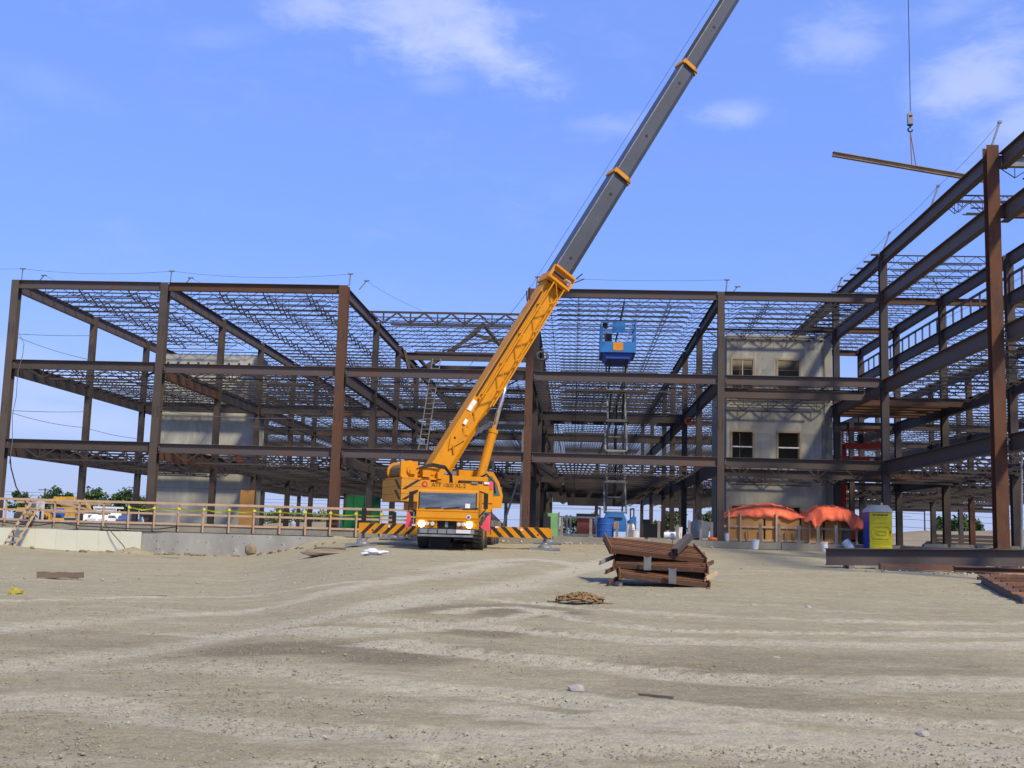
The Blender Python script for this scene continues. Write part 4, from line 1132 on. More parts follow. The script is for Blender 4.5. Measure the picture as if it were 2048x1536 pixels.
for sec, t, w in ((s1, 12.2, .76), (s1, 16.2, .76), (s2, 20.0, .70), (s2, 23.6, .70), (s3, 27.6, .62), (s3, 31, .62)):
    wb(disc(MB(), P0 + bd * t + rt * (w / 2 - .004) + nup * .05, rt, .085, .012), 'pin_hole', HOLE, sec)
    wb(disc(MB(), P0 + bd * (t - .28) + rt * (w / 2 - .004) + nup * .05, rt, .03, .01), 'pin_hole', HOLE, sec)
for sec, t0, t1, w, h in ((s1, LB, 17.1, .76, .96), (s2, 17.6, 24.5, .70, .88), (s3, 25, 35.6, .62, .80)):
    wb(MB().bar(P0 + bd * t0 + rt * (w / 2 - .02) + nup * (h / 2 - .03), P0 + bd * t1 + rt * (w / 2 - .02) + nup * (h / 2 - .03), .06, .04), 'edge_strip', GALV, sec)
wb(MB().bar(P0 + bd * 25.2 + nup * .47 + rt * .2, P0 + bd * 35.5 + nup * .44 + rt * .2, .04, .1), 'cable_tray', BLK, s3)
# stowed lattice jib on the side of the base section
side_o = .43 + .02
def BP(t, u, s=side_o + .24): return P0 + bd * t + rt * s + nup * u
lj = MB()
for u in (.28, -.36):
    for s in (side_o + .06, side_o + .42):
        lj.bar(BP(3.9, u, s), BP(10.7, u * .95, s), .06, .06)
lat = wb(lj, 'lattice_jib', YEL, cr)
for k in range(8):
    a = 4.1 + k * .82
    for s in (side_o + .42,):
        u0, u1 = (.28, -.36) if k % 2 == 0 else (-.36, .28)
        wb(MB().bar(BP(a, u0, s), BP(a + .82, u1, s), .045, .045, caps=False), 'lattice_brace', YEL, lat)
for k in range(4): wb(MB().bar(BP(4.1 + k * 1.7, .28, side_o + .06), BP(4.1 + k * 1.7, .28, side_o + .42), .05, .05), 'lattice_brace', YEL, lat)
wb(MB().bar(BP(4, .42, side_o + .02), BP(9.9, .42, side_o + .02), .05, .09), 'boom_rail', STRIPE, cr)
wb(MB().bar(BP(7.5, .40, side_o + .045), BP(9.7, .40, side_o + .045), .05, .05), 'chain', BLK, cr)
hf = wb(MB().bar(BP(10.6, .6), BP(10.6, -.55), .5, .12).bar(BP(11.25, .6), BP(11.25, -.55), .4, .1).bar(BP(10.6, .58), BP(11.3, .58), .12, .12).bar(BP(10.6, -.55), BP(11.3, -.55), .12, .12), 'boom_head_frame', YEL, cr)
wb(MB().bar(BP(10.9, -.1, side_o + .45), BP(10.9, -.4, side_o + .45), .3, .02, up=bd), 'rating_plate', WHITE, hf)
wb(MB().bar(BP(11.2, -.55), BP(11.8, -.75), .05, .05).bar(BP(11.2, -.66), BP(11.65, -.95), .05, .05), 'hook_bracket', BLK, hf)
wb(MB().bar(BP(9.3, .6, .2), BP(9.8, .95, .2), .05, .05).bar(BP(9.3, .6, -.1), BP(9.7, .9, -.1), .05, .05), 'rope_guide', BLK, cr)
# side plates, labels and brackets on the base section
wb(MB().bar(BP(2.2, -.05, .455), BP(3.1, .05, .455), .02, .36, up=nup), 'latch_plate', YEL, cr)
wb(MB().prism([BP(1.7, .42, .44), BP(2.5, .44, .44), BP(2.0, -.2, .44), BP(1.2, .2, .44)], rt, .06), 'latch_plate', YEL, cr)
wb(disc(MB(), BP(1.8, .25, .5), rt, .05), 'pin_hole', HOLE, cr)
wb(MB().bar(BP(3.2, .36, .46), BP(3.75, .36, .46), .015, .2, up=nup), 'rating_plate', WHITE, cr)
wb(MB().bar(BP(2.55, .22, .5), BP(2.8, .22, .5), .015, .16, up=nup), 'rating_plate', WHITE, cr)
wb(MB().bar(BP(2.9, -.4, .5), BP(3.5, -.5, .5), .05, .2, up=nup), 'jib_bracket', STRIPE, cr)
wb(disc(MB(), BP(.3, .1, .425), rt, .07), 'pin_hole', HOLE, cr)
for k in range(5):
    wb(MB().bar(BP(1.2 + k * .45, -.1 + .12 * (k % 2), .46), BP(1.5 + k * .45, .15 - .1 * (k % 2), .5), .06, .09), 'bracket', YELD, cr)
# rope along the top of the boom
wb(MB().tube(SP_(-3.2, 0, 3.0), P0 + bd * 9.7 + nup * .85, .012, 5, caps=False).tube(P0 + bd * 9.7 + nup * .85, P0 + bd * 52 + nup * .6, .010, 5, caps=False), 'hoist_rope_run', CABLE, cr)
# boom head sheaves, hanging rope
HK = Vector((18.426, 62.000, 23.802))
wb(MB().b2(HK.x - .5, HK.x + .25, HK.y - .2, HK.y + .2, 47.3, 48.5), 'boom_head', YEL, cr)
wb(MB().tube((HK.x, HK.y, 47.6), (HK.x, HK.y, HK.z + .38), .022, 6, caps=False), 'hoist_rope', CABLE, cr)
# hook block
hb_ = wb(MB().prism([HK + Vector((-.13, 0, -.36)), HK + Vector((-.15, 0, -.1)), HK + Vector((-.13, 0, .25)), HK + Vector((0, 0, .38)), HK + Vector((.13, 0, .25)), HK + Vector((.15, 0, -.1)), HK + Vector((.13, 0, -.36))], (0, 1, 0), .2), 'hook_block', GALV, cr)
wb(MB().b2(HK.x - .08, HK.x + .1, HK.y - .02, HK.y + .0, HK.z + .05, HK.z + .14), 'sheave_slot', BLK, hb_)
wb(MB().b2(HK.x - .14, HK.x + .14, HK.y - .02, HK.y + .22, HK.z - .42, HK.z - .362), 'block_base', BLK, hb_)
hp = [HK + Vector((.12 * math.sin(a), .1, -.68 - .12 * math.cos(a))) for a in [math.radians(q) for q in range(-150, 120, 30)]]
wb(MB().tube(HK + Vector((0, .1, -.42)), HK + Vector((0, .1, -.57)), .05, 8).path(hp, .045, 6), 'hook', BLK, hb_)
# lift cylinder
PB = SP_(.62, -.15, 1.9); PT = Vector((-3.009, 51.000, 7.364))
mid = PB.lerp(PT, .50)
cy_ = wb(MB().tube(PB, mid, .205, 16), 'lift_cylinder', YEL, cr, smooth=False)
wb(MB().tube(mid, PT, .105, 14), 'cylinder_rod', CHROME, cr, smooth=True)
wb(MB().tube(mid - (PT - PB).normalized() * .12, mid + (PT - PB).normalized() * .05, .23, 16), 'cylinder_gland', YEL, cy_)
wb(MB().tube(PT - lf * .3, PT + lf * .3, .16, 12), 'cylinder_pin', STRIPE, cr)
pin = PT
tpin = (PT - P0).dot(bd)
wb(MB().prism([pin + rt * .28 - nup * .12 - bd * .35, pin + rt * .28 - nup * .12 + bd * .3, P0 + bd * (tpin + 1.6) + rt * .28 - nup * .45, P0 + bd * (tpin - .6) + rt * .28 - nup * .45], lf, .56), 'cylinder_bracket', YEL, cr)
pts = [PB + Vector((0, -.25, .5)), PB + Vector((.45, -.3, .75)), PB + Vector((.75, -.3, .45)), PB + Vector((.85, -.3, -.1))]
wb(MB().path(pts, .045, 6), 'hydraulic_hose', BLK, cr)

# lifted beam
lb = thing('lifted_beam', HK + Vector((0, 0, -.9)), 'long tan steel beam hanging from the crane hook against the sky', 'steel beam')
L0, L1 = Vector((14.030, 61.700, 21.533)), Vector((22.972, 62.400, 20.276))
wb(MB().ibeam(L0, L1, .26, .22, .03, .02), 'beam', TANB, lb)
mc = L0.lerp(L1, .51)
wb(MB().tube(HK + Vector((0, .1, -.78)), mc + Vector((-.12, 0, -.1)), .03, 5).tube(HK + Vector((0, .1, -.78)), mc + Vector((.14, 0, -.12)), .03, 5), 'sling', ROPE, lb)

# ---------------------------------------------------------------- wooden guard rail on the left slab edge
RX = [-36.0, -32.6, -31.2] + [-29.9 + 1.335 * k for k in range(17)]
RY = YF - .05
gr = thing('guard_rail', (-20, RY, 0), 'long wooden guard rail of posts and planks along the left slab edge', 'guard rail')
for x in RX:
    MB().box((x + 20 + random.uniform(-.03, .03), -.055, .42), (.075, .075, 1.5 + random.uniform(-.06, .04)), Matrix.Rotation(random.uniform(-.015, .015), 3, 'Y')).build('post', WOOD, gr)
for z, h, y in ((1.12, .12, -.12), (.58, .105, .02), (.06, .105, .02)):
    xs_ = [RX[0] - .3, RX[1], RX[4], RX[7], RX[10], RX[13], RX[16], RX[-1] + .3]
    for a, c in zip(xs_[:-1], xs_[1:]):
        MB().bar((a + 20 + .004, y, z + random.uniform(-.02, .02)), (c + 20 - .004, y, z + random.uniform(-.02, .02)), .045, h).build('rail', WOOD, gr)
gr2 = thing('guard_rail', (-31, RY + 4.3, 0), 'short stretch of wooden guard rail further back on the slab at the left', 'guard rail')
for x in (0, 1.5, 3.0, 4.5): MB().b2(x, x + .09, 0, .09, 0, 1.15).build('post', WOOD, gr2)
MB().b2(-.5, 5, -.05, -.005, 1.0, 1.13).build('rail', WOOD, gr2); MB().b2(-.5, 5, -.05, -.005, .5, .62).build('rail', WOOD, gr2)
MB().bar((2.2, -.1, 1.05), (4.6, -.1, .55), .04, .12).build('rail', WOOD, gr2)

tp = thing('caution_tape', (-14, RY, .7), 'yellow caution tape strung along the wooden guard rail', 'tape')
b = MB()
pts = []
for i, x in enumerate(RX[8:]):
    pts.append(Vector((x + 14, .06, .16 - .006 * i)))
    pts.append(Vector((x + 14 + .66, .06, .10 - .05 * random.random())))
for a, c in zip(pts[:-1], pts[1:]): b.bar(a, c, .012, .065)
b.build('tape', TAPE, tp)
for i in range(8, len(RX)): MB().box((RX[i] + 14, -.02, .16), (.13, .2, .1)).build('knot', TAPE, tp)

wl = thing('wooden_ladder', (-29.962, 59.699, -1.293), 'homemade wooden ladder leaning on the slab edge at the left, against the cream boards', 'ladder')
b0 = Vector(wl.location)
WLB = Vector((-28.95, 57.35, -1.38)); wl.location = WLB
WLT = Vector((.75, 1.15, 2.35))
for s in (-.28, .28): MB().bar(Vector((s, 0, 0)), WLT + Vector((s, 0, 0)), .06, .11).build('rail', WOOD, wl)
for k in range(1, 8):
    c = WLT * (k / 8.2); MB().box(c, (.58, .2, .07)).build('rung', WOODG, wl)

ca = thing('black_cable', (-22, RY - .1, 0), 'black cable draped along the slab edge and down over the cream board', 'cable')
pts = [Vector((x, -.08, z)) for x, z in ((-8.2, -.05), (-7, -.18), (-6, -.2), (-4.9, -.02), (-3.8, -.16), (-2.4, -.2), (-1, -.24), (.4, -.22), (1.35, -.08), (1.5, -.02))]
MB().path(pts, .03, 5).build('cable', CABLE, ca)
MB().path([Vector((-2.45, -.1, -.03)), Vector((-1.9, -.3, -.5)), Vector((-1.2, -.42, -1.15)), Vector((-.98, -.5, -1.5))], .022, 5).build('cable', CABLE, ca)
ca2 = thing('black_cable', (-29.6, 60.5, 0), 'dark hose hanging down from the first floor beam at the far left', 'hose')
MB().path(sag((-.75, -1, 3.6), (.25, 0, .3), .0, 2)[:1] + [Vector((-.72, -.8, 2.8)), Vector((-.5, -.5, 1.8)), Vector((-.1, -.1, 1.0)), Vector((.5, .2, .2))], .035, 5).build('hose', CABLE, ca2)

# white board and things standing on the left slab
wbd = thing('white_board', (-29.6, 62.0, 0), 'white board with a dark slot standing on the slab behind the guard rail', 'board')
MB().b2(-.26, .2, 0, .04, .05, 1.12).build('panel', WHITE, wbd); MB().b2(-.04, .06, -.02, -.002, .1, .72).build('slot', BLK, wbd); MB().b2(-.35, .28, -.1, .14, 0, .06).build('foot', WHITE, wbd)
for k, (nm, loc, hh, lab) in enumerate((('spill_bag', (-18.3, 74, 0), .5, 'white jug standing beside the plywood sheet at the grey concrete core'),)):
    t = thing('white_jug', loc, lab, 'jug')
    MB().lathe((0, 0, 0), [(.18, 0), (.2, .1), (.2, .34), (.1, .45), (.06, .5)], 12).build('body', WHITEP, t)
    MB().lathe((0, 0, .5), [(.07, 0), (.07, .05)], 10).build('cap', BLUED, t)
t = thing('plywood_sheet', (-21.6, 74.5, 0), 'orange plywood sheet standing upright beside a column, in front of the left concrete core', 'plywood sheet')
MB().box((0, 0, 1.22), (.95, .03, 2.44), Matrix.Rotation(-.06, 3, 'X')).build('sheet', PLY, t)
t = thing('green_shed', (-14.45, 77.0, 0), 'plain green site shed standing inside the steel frame, left of the crane', 'shed')
MB().prism([(-1.15, 0, 0), (1.0, 0, 0), (1.0, 0, 2.35), (-.92, 0, 2.35)], (0, 1, 0), 2.2).build('wall', GREEN, t)
MB().b2(1.0, 1.35, 0, .1, 2.1, 2.2).build('bracket', BLK, t)
MB().b2(-1.5, -1.17, -.1, .25, 0, .9).build('cabinet', GREEN, t)
for q in (-.5, .25): MB().b2(q, q + .02, -.012, -.001, .02, 2.33).build('seam', BLK, t)
t = thing('orange_drum', (-9.6, 73, 0), 'orange and white traffic drum behind the guard rail, left of the crane', 'traffic drum')
MB().lathe((0, 0, 0), [(.32, 0), (.28, .1), (.25, .95), (.15, 1.0)], 14).build('body', ORANGEH, t); MB().lathe((0, 0, .45), [(.285, 0), (.275, .15)], 14).build('band', WHITE, t)
for (x, y, h, r_, lab) in ((-14.9, 72, .6, .17, 'white pipe stub beside the green shed'),):
    t = thing('white_pipe', (x, y, 0), lab, 'pipe'); MB().lathe((0, 0, 0), [(r_, 0), (r_, h), (r_ * .8, h)], 12).build('pipe', WHITEP, t)

# ---------------------------------------------------------------- objects on the right slab
def bucket(loc, lab, tilt=0, h=.38, r=.15, m=WHITEP, grp='white buckets on and below the slab edge', az=0):
    t = thing('bucket', loc, lab, 'bucket', grp); t.rotation_euler = (0, tilt, az)
    MB().lathe((0, 0, 0), [(r * .86, 0), (r, h), (r * 1.08, h), (r * 1.08, h + .03), (r * .9, h + .03), (r * .9, h - .05)], 16).build('pail', m, t, smooth=False)
    MB().path([Vector((r * math.cos(a), 0, h - .03 + .16 * math.sin(a))) for a in [math.pi * q / 6 for q in range(7)]], .008, 4).build('handle', WIRE, t)
    return t
bucket((7.95, 59.5, 0), 'white bucket on the slab edge, left of the column near the plywood fence')
bucket((5.55, 60.1, 0), 'tall white bucket standing on the slab behind the rusty bar stack', h=.62, r=.2)
bucket((5.05, 60.4, 0), 'shorter white bucket beside the tall one, behind the rusty bar stack', h=.36, r=.2)
bucket((3.3, 60.3, 0), 'white bucket on the slab between the blue lift and the rusty bar stack', h=.42, r=.21)
bucket((4.75, 59.6, .2), 'white bucket lying on its side behind the rusty bar stack', tilt=1.57, h=.75, r=.2)
t0 = (9.049, 57.676, -0.377); bucket((9.2, 58.2, gz(9.2, 58.2)), 'dented white bucket standing on the dirt below the plywood fence', h=.46, r=.19, tilt=.08)
bucket((12.55, 57.6, gz(12.55, 57.6)), 'white bucket on the dirt at the end of the long steel girder', h=.42, r=.19, tilt=-.12)
bucket((14.0, 58.1, gz(14, 58.1) + .12), 'white bucket tipped over against the slab, left of the portable toilet', tilt=.75, h=.5, r=.21, az=2.4)
bucket((9.75, 68.9, Z2), 'white bucket with red print standing high on the second floor beam by the tower window', h=.42, r=.18)
t = thing('red_sandbag', (7.2, 59.0, 0), 'small orange red bag at the foot of the column by the plywood fence', 'bag'); MB().lathe((0, 0, 0), [(.22, 0), (.26, .06), (.2, .15), (.05, .18)], 10).build('bag', ORANGEH, t)

bd_ = thing('blue_barrel', (1.72, 59.6, 0), 'open blue steel barrel standing on the slab in front of the lift', 'barrel')
MB().lathe((0, 0, 0), [(.42, 0), (.44, .02), (.44, .33), (.46, .36), (.44, .39), (.44, .66), (.46, .69), (.44, .72), (.44, 1.0), (.46, 1.02), (.42, 1.02), (.40, .9)], 22).build('drum', BLUED, bd_)
for k, x in enumerate((2.98, 3.2)):
    t = thing('gas_cylinder', (x, 61.2 - .2 * k, 0), ['white gas cylinder with a red cap, left of the pair beside the blue lift', 'white gas cylinder, right of the pair beside the blue lift'][k], 'gas cylinder', 'white gas cylinders')
    MB().lathe((0, 0, 0), [(.12, 0), (.13, .03), (.13, .62), (.08, .74), (.04, .78)], 14).build('body', WHITE, t)
    MB().lathe((0, 0, .78), [(.06, 0), (.06, .14), (.02, .16)], 10).build('cap', REDP if k == 0 else GALV, t)
# grey stakes of the slab edge
STK = [(-.55, 1.05), (.95, .95), (2.3, .85), (3.0, .72), (4.45, .9), (5.4, .75), (6.0, 1.0), (6.6, .6), (7.15, .95), (9.6, .95), (10.55, .95), (11.55, .9), (12.5, .9), (13.4, .95)]
for i, (x, h) in enumerate(STK):
    near_ = ['left of the blue barrel', 'just left of the blue lift', 'in front of the blue lift', 'right of the blue lift', 'behind the rusty bar stack', 'right of the tall white bucket', 'left of the black pump', 'beside the grey pallet', 'left of the column by the plywood fence',
             'in front of the left end of the plywood fence', 'second from the left before the plywood fence', 'third from the left before the plywood fence', 'fourth from the left before the plywood fence', 'at the right end of the plywood fence'][i]
    t = thing('steel_stake', (x, 58.95 if x > 8 else 59.15, 0), 'upright grey edge stake ' + near_, 'stake', 'grey stakes along the right slab edge')
    MB().b2(-.07, .07, -.05, .05, 0, h).build('stake', WOODG, t)
    MB().b2(-.12, .12, -.09, .06, 0, .05).build('foot', WOODG, t)
rk = thing('steel_rack', (-.2, 61.5, 0), 'grey steel storage rack with a rusty red crate, between crane and blue barrel', 'rack')
for x in (-.85, -.1, .1, 1.5): MB().b2(x - .05, x + .05, -.05, .05, 0, 1.15).build('upright', GALV, rk)
MB().b2(-.9, 1.55, -.04, .04, 1.0, 1.09).build('cross_bar', GALV, rk); MB().b2(-.9, 1.55, -.06, .06, .05, .16).build('cross_bar', GALV, rk)
MB().b2(.45, 1.35, .1, .6, .2, 1.0).build('crate', mat('red_crate', (.28, .07, .05), (.2, .06, .05), scale=5), rk)
MB().b2(.4, 1.6, .3, .7, 1.1, 1.25).build('dark_load', BLK, rk)
t = thing('green_board', (-1.1, 60.0, 0), 'pale green board standing on the slab beside the striped crane outrigger', 'board'); MB().b2(-.3, .35, 0, .08, -.02, 1.2).build('panel', GREENL, t); MB().b2(.35, .42, -.02, .1, 0, 1.25).build('edge', WOODG, t)
t = thing('black_pump', (4.55, 66.0, 0), 'black site pump on the slab between columns, right of the blue lift', 'pump'); MB().b2(-.45, .45, 0, .8, .1, .85).build('housing', BLK, t); MB().b2(-.5, -.1, .1, .5, .85, 1.1).build('intake', BLK, t); MB().b2(-.5, .5, -.1, .9, 0, .1).build('skid', DARK, t)
t = thing('wood_pallet', (6.7, 60.6, 0), 'pallet with grey bundles on the slab, left of the column by the plywood fence', 'pallet')
for k in range(5): MB().b2(-.6, .6, -.5 + k * .22, -.36 + k * .22, .12, .15).build('plank', WOODG, t)
for k in range(3): MB().b2(-.6 + k * .55, -.5 + k * .55, -.5, .5, 0, .12).build('bearer', WOODG, t)
gb = thing('grey_bundle', (6.65, 60.6, .155), 'leaning grey plastic wrapped bundle on the pallet', 'bundle')
MB().prism([(-.5, 0, 0), (.5, 0, 0), (.62, 0, .8), (-.2, 0, .95), (-.55, 0, .6)], (0, 1, 0), .4).build('bundle', GALV, gb)
MB().path([Vector((-.1, .2, .9)), Vector((-.15, .2, 1.2)), Vector((.0, .2, 1.45)), Vector((.06, .2, 1.3))], .03, 5).build('hook_rod', GALV, gb)
for (x0_, L, lab, mm) in ((2.1, 1.6, 'tan plank lying on the slab in front of the blue lift', WOOD), (3.9, .9, 'short plank on the slab near the white buckets', WOODG)):
    t = thing('plank', (x0_, 59.1, .0), lab, 'plank'); MB().b2(0, L, -.1, .1, 0, .06).build('board', mm, t)

# scissor lift
sl = thing('scissor_lift', (2.35, 63.0, 0), 'blue scissor lift raised high inside the steel frame', 'scissor lift')
MB().prism([(-.62, 0, .35), (.62, 0, .35), (.62, 0, 1.0), (.45, 0, 1.35), (-.45, 0, 1.35), (-.62, 0, 1.0)], (0, 1, 0), 2.6).build('chassis', BLUE, sl)
for s in (-1, 1):
    bx = MB().prism([(s * .78, -.15, .25), (s * 1.14, -.15, .25), (s * 1.14, -.15, 1.15), (s * 1.0, -.15, 1.22), (s * .78, -.15, 1.0)], (0, 1, 0), 1.0).build('side_pod', BLUE, sl)
    MB().bar((s * 1.02, .2, 1.18), (s * 1.02, .2, 1.62), .07, .07).bar((s * .84, .2, 1.05), (s * .84, .2, 1.58), .07, .07).bar((s * .81, .2, 1.6), (s * 1.05, .2, 1.62), .08, .08).build('lift_eye', STRIPE, bx)
    for yy in (.15, 2.3):
        w = MB().lathe((s * .98, yy, .42), [(.2, -.15), (.4, -.15), (.42, -.1), (.42, .1), (.4, .15), (.2, .15)], 18, 'X').build('wheel', TYRE, sl)
        MB().lathe((s * 1.0, yy, .42), [(.2, -.16), (.2, .16)], 12, 'X').build('rim', WHITE, w)
MB().b2(-.3, .2, -.03, .0, .5, .85).build('warning_sign', SIGNO, sl)
MB().b2(-.4, .4, -.06, -.002, 1.02, 1.12).build('step', STRIPE, sl)
ARM = mat('lift_arm_grey', (.24, .24, .23), (.16, .16, .155), scale=3, rough=.55)
zt = [1.4, 3.1, 4.8, 6.5, 8.2, 10.1]
for k in range(5):
    z0_, z1_ = zt[k], zt[k + 1]
    wi = .60 if k % 2 == 0 else .50
    for s in (-1, 1):
        MB().bar((s * wi, .15, z0_), (s * wi, 2.35, z1_), .09, .16).build('scissor_arm', ARM, sl)
        MB().bar((s * (wi - .14), 2.35, z0_), (s * (wi - .14), .15, z1_), .09, .16).build('scissor_arm', DARK if k > 2 else ARM, sl)
    for yy, zz in ((.15, z0_), (1.25, (z0_ + z1_) / 2), (.15, z1_ - .05)):
        MB().tube((-wi, yy, zz), (wi, yy, zz), .05, 8).build('cross_tube', ARM, sl)
for a, c in (((0, 2.0, 1.8), (0, .5, 4.3)), ((0, 2.0, 4.9), (0, .6, 7.4))):
    mm_ = Vector(a).lerp(Vector(c), .5)
    MB().tube(a, mm_, .09, 10).build('lift_ram', DARK, sl); MB().tube(mm_, c, .05, 8).build('ram_rod', BLK, sl)
MB().path([Vector((.25, .3, 3)), Vector((.4, .2, 4.4)), Vector((.3, .2, 6)), Vector((.42, .2, 7.6)), Vector((.3, .3, 9.6))], .03, 5).build('hose', BLK, sl)
pz = 10.3
pl = MB().b2(-.92, .92, .0, 3.2, pz, pz + .12).prism([(-.85, .1, pz - .003), (.85, .1, pz - .003), (.62, .1, pz - .32), (-.62, .1, pz - .32)], (0, 1, 0), 3.0).build('platform', NAVY, sl)
MB().b2(-1.0, 1.0, -.05, -.002, pz + .02, pz + .62).build('front_skirt', BLUE, sl)
for s in (-1, 1): MB().b2(s * .93, s * 1.0, .0, 3.2, pz + .02, pz + .45).build('side_skirt', BLUE, sl)
MB().b2(-.28, .28, -.07, -.052, pz + .12, pz + .58).build('warning_sign', SIGNO, sl)
for s in (-1, 1):
    for yy in (.0, 1.6, 3.15): MB().bar((s * .96, yy, pz + .45), (s * .96, yy, pz + 1.75), .07, .07).build('rail_post', BLUE, sl)
    MB().bar((s * .96, 0, pz + 1.74), (s * .96, 3.2, pz + 1.74), .07, .07).bar((s * .96, 0, pz + 1.15), (s * .96, 3.2, pz + 1.15), .06, .06).build('side_rail', BLUE, sl)
    MB().prism([(s * .99, -.03, pz + .6), (s * .99, -.03, pz + 1.6), (s * .84, -.03, pz + 1.4), (s * .88, -.03, pz + .62)], (0, 1, 0), .04).build('corner_plate', BLUE, sl)
MB().bar((-.96, 0, pz + 1.74), (.96, 0, pz + 1.74), .07, .07).build('end_rail', BLUE, sl)
MB().bar((-.96, 3.2, pz + 1.74), (.96, 3.2, pz + 1.74), .07, .07).build('end_rail', BLUE, sl)
MB().b2(-.34, .38, -.03, .02, pz + 1.2, pz + 1.78).build('placard', BLUE, sl)
MB().b2(-.88, -.6, .1, .4, pz + 1.45, pz + 1.75).build('control_box', BLK, sl)
MB().b2(-.75, -.35, .3, .9, pz + .5, pz + 1.15).build('tool_bin', DARK, sl)

# red boom lift behind the concrete tower
rl = thing('boom_lift', (18.2, 72.5, 0), 'red boom lift basket seen behind the column right of the concrete tower', 'boom lift')
MB().b2(-.7, .3, -.5, .5, 4.95, 5.45).build('basket_floor', REDP, rl)
MB().b2(-1.2, 1.1, -.5, .5, 6.0, 6.3).build('basket_skirt', REDP, rl)
for x in (-1.1, .1, 1.05): MB().bar((x, -.5, 6.3), (x, -.5, 7.2), .06, .06).bar((x, .5, 6.3), (x, .5, 7.2), .06, .06).build('basket_post', REDP, rl)
MB().bar((-1.15, -.5, 7.2), (1.1, -.5, 7.2), .06, .06).bar((-1.15, .5, 7.2), (1.1, .5, 7.2), .06, .06).bar((1.07, -.5, 7.2), (1.07, .5, 7.2), .06, .06).build('basket_rail', REDP, rl)
MB().b2(-.3, .0, -.2, .2, 6.3, 6.9).build('control_panel', BLK, rl)
MB().bar((-1.15, 0, 6.2), (-1.25, 0, .9), .26, .3).build('boom', REDP, rl)
MB().b2(-2.4, .2, -.9, .9, .3, 1.1).build('chassis', REDP, rl)
for x in (-2.1, -.2):
    for yy in (-.85, .85): MB().lathe((x, yy, .45), [(.2, -.15), (.45, -.12), (.45, .12), (.2, .15)], 16, 'Y').build('wheel', TYRE, rl)

# plywood fence with orange tarps
pf = thing('plywood_fence', (11.3, 60.0, 0), 'low plywood fence with timber rails in front of the concrete tower, under the orange tarps', 'fence')
px_ = [-3.35, -1.3, .55, 1.75, 2.7]
for k in range(4):
    MB().b2(px_[k] + .05, px_[k + 1] - .05, .12, .15, .06, 1.30).build('plywood_panel', PLY, pf)
for x in (-3.2, -2.6, -.75, .95, 2.35, 3.35): MB().b2(x, x + .09, -.05, .05, 0, 1.55 if x < 3 else 1.3).build('post', WOOD, pf)
for z in (.72, .03):
    MB().b2(-3.4, .4, .055, .10, z, z + .11).build('rail', WOOD, pf); MB().b2(.41, 3.5, .055, .10, z, z + .11).build('rail', WOOD, pf)
for x in (-2.2, -1.55, -.2, .2, 1.6): MB().b2(x, x + .04, -.052, .02, .15, .7).build('batten', WOODG, pf)
def tarp(name, x0, x1, y0, y1, zb, zt_, lab, seed, drape):
    t = thing(name, ((x0 + x1) / 2, y0, zb), lab, 'tarpaulin', 'orange tarpaulins over stacked material')
    nx, ny = 84, 44; W = x1 - x0; D = y1 - y0
    vs = []
    for j in range(ny + 1):
        for i in range(nx + 1):
            u, v = i / nx, j / ny
            x = (u - .5) * W; y = v * D
            dome = (1 - abs(2 * u - 1) ** 2.3) * (1 - abs(2 * v - 1) ** 3.2) ** .6
            z = (zt_ - zb) * dome
            n = mnoise.noise(Vector((u * 4 + seed, v * 3, seed)))
            n2 = mnoise.noise(Vector((u * 11 + seed, v * 7, seed + 4)))
            r1 = 1 - abs(mnoise.noise(Vector((u * 5 + seed * 2, v * 4 + u * 3, seed + 9)))) * 2.2; r2 = 1 - abs(mnoise.noise(Vector((u * 9 - v * 4, v * 6 + seed, seed + 2)))) * 2.2
            z += .08 * n * (.3 + dome) + .02 * n2 + .075 * max(0, r1) ** 3 + .05 * max(0, r2) ** 4
            e = max(0, 1 - v / .16)
            z -= e * drape(u) * (1 + .3 * n2)
            y += e * (-.08 + .03 * math.sin(u * 31 + 5 * n))
            ee = max(0, 1 - min(u, 1 - u) / .1)
            z -= ee * .10 * (1 + n)
            vs.append((x, y, z))
    fs = [(j * (nx + 1) + i, j * (nx + 1) + i + 1, (j + 1) * (nx + 1) + i + 1, (j + 1) * (nx + 1) + i) for j in range(ny) for i in range(nx)]
    o = MB().raw(vs, fs).build('sheet', TARP, t, smooth=True)
    so = o.modifiers.new('thick', 'SOLIDIFY'); so.thickness = .012
    return t
tarp('orange_tarp', 7.95, 12.3, 60.1, 63.4, 1.32, 1.95, 'orange tarp domed over a stack, left of the pair above the plywood fence', 1.3, lambda u: .06 + .12 * math.exp(-((u - .78) / .05) ** 2))
tarp('orange_tarp', 11.95, 15.1, 59.6, 63.2, 1.25, 1.96, 'orange tarp hanging in deep front folds, next to the portable toilet', 5.7, lambda u: .1 + .45 * math.exp(-((u - .2) / .07) ** 2) + .4 * sms(.62, .8, u))
stk = thing('material_stack', (11.4, 60.6, 0), 'stack of boards under the orange tarps', 'stack', None)
for k in range(4): MB().b2(-3.1 + k * 1.6, -1.6 + k * 1.6, .15, 2.2, 0, 1.25).build('board_pack', PLY if k < 3 else CONC2, stk)

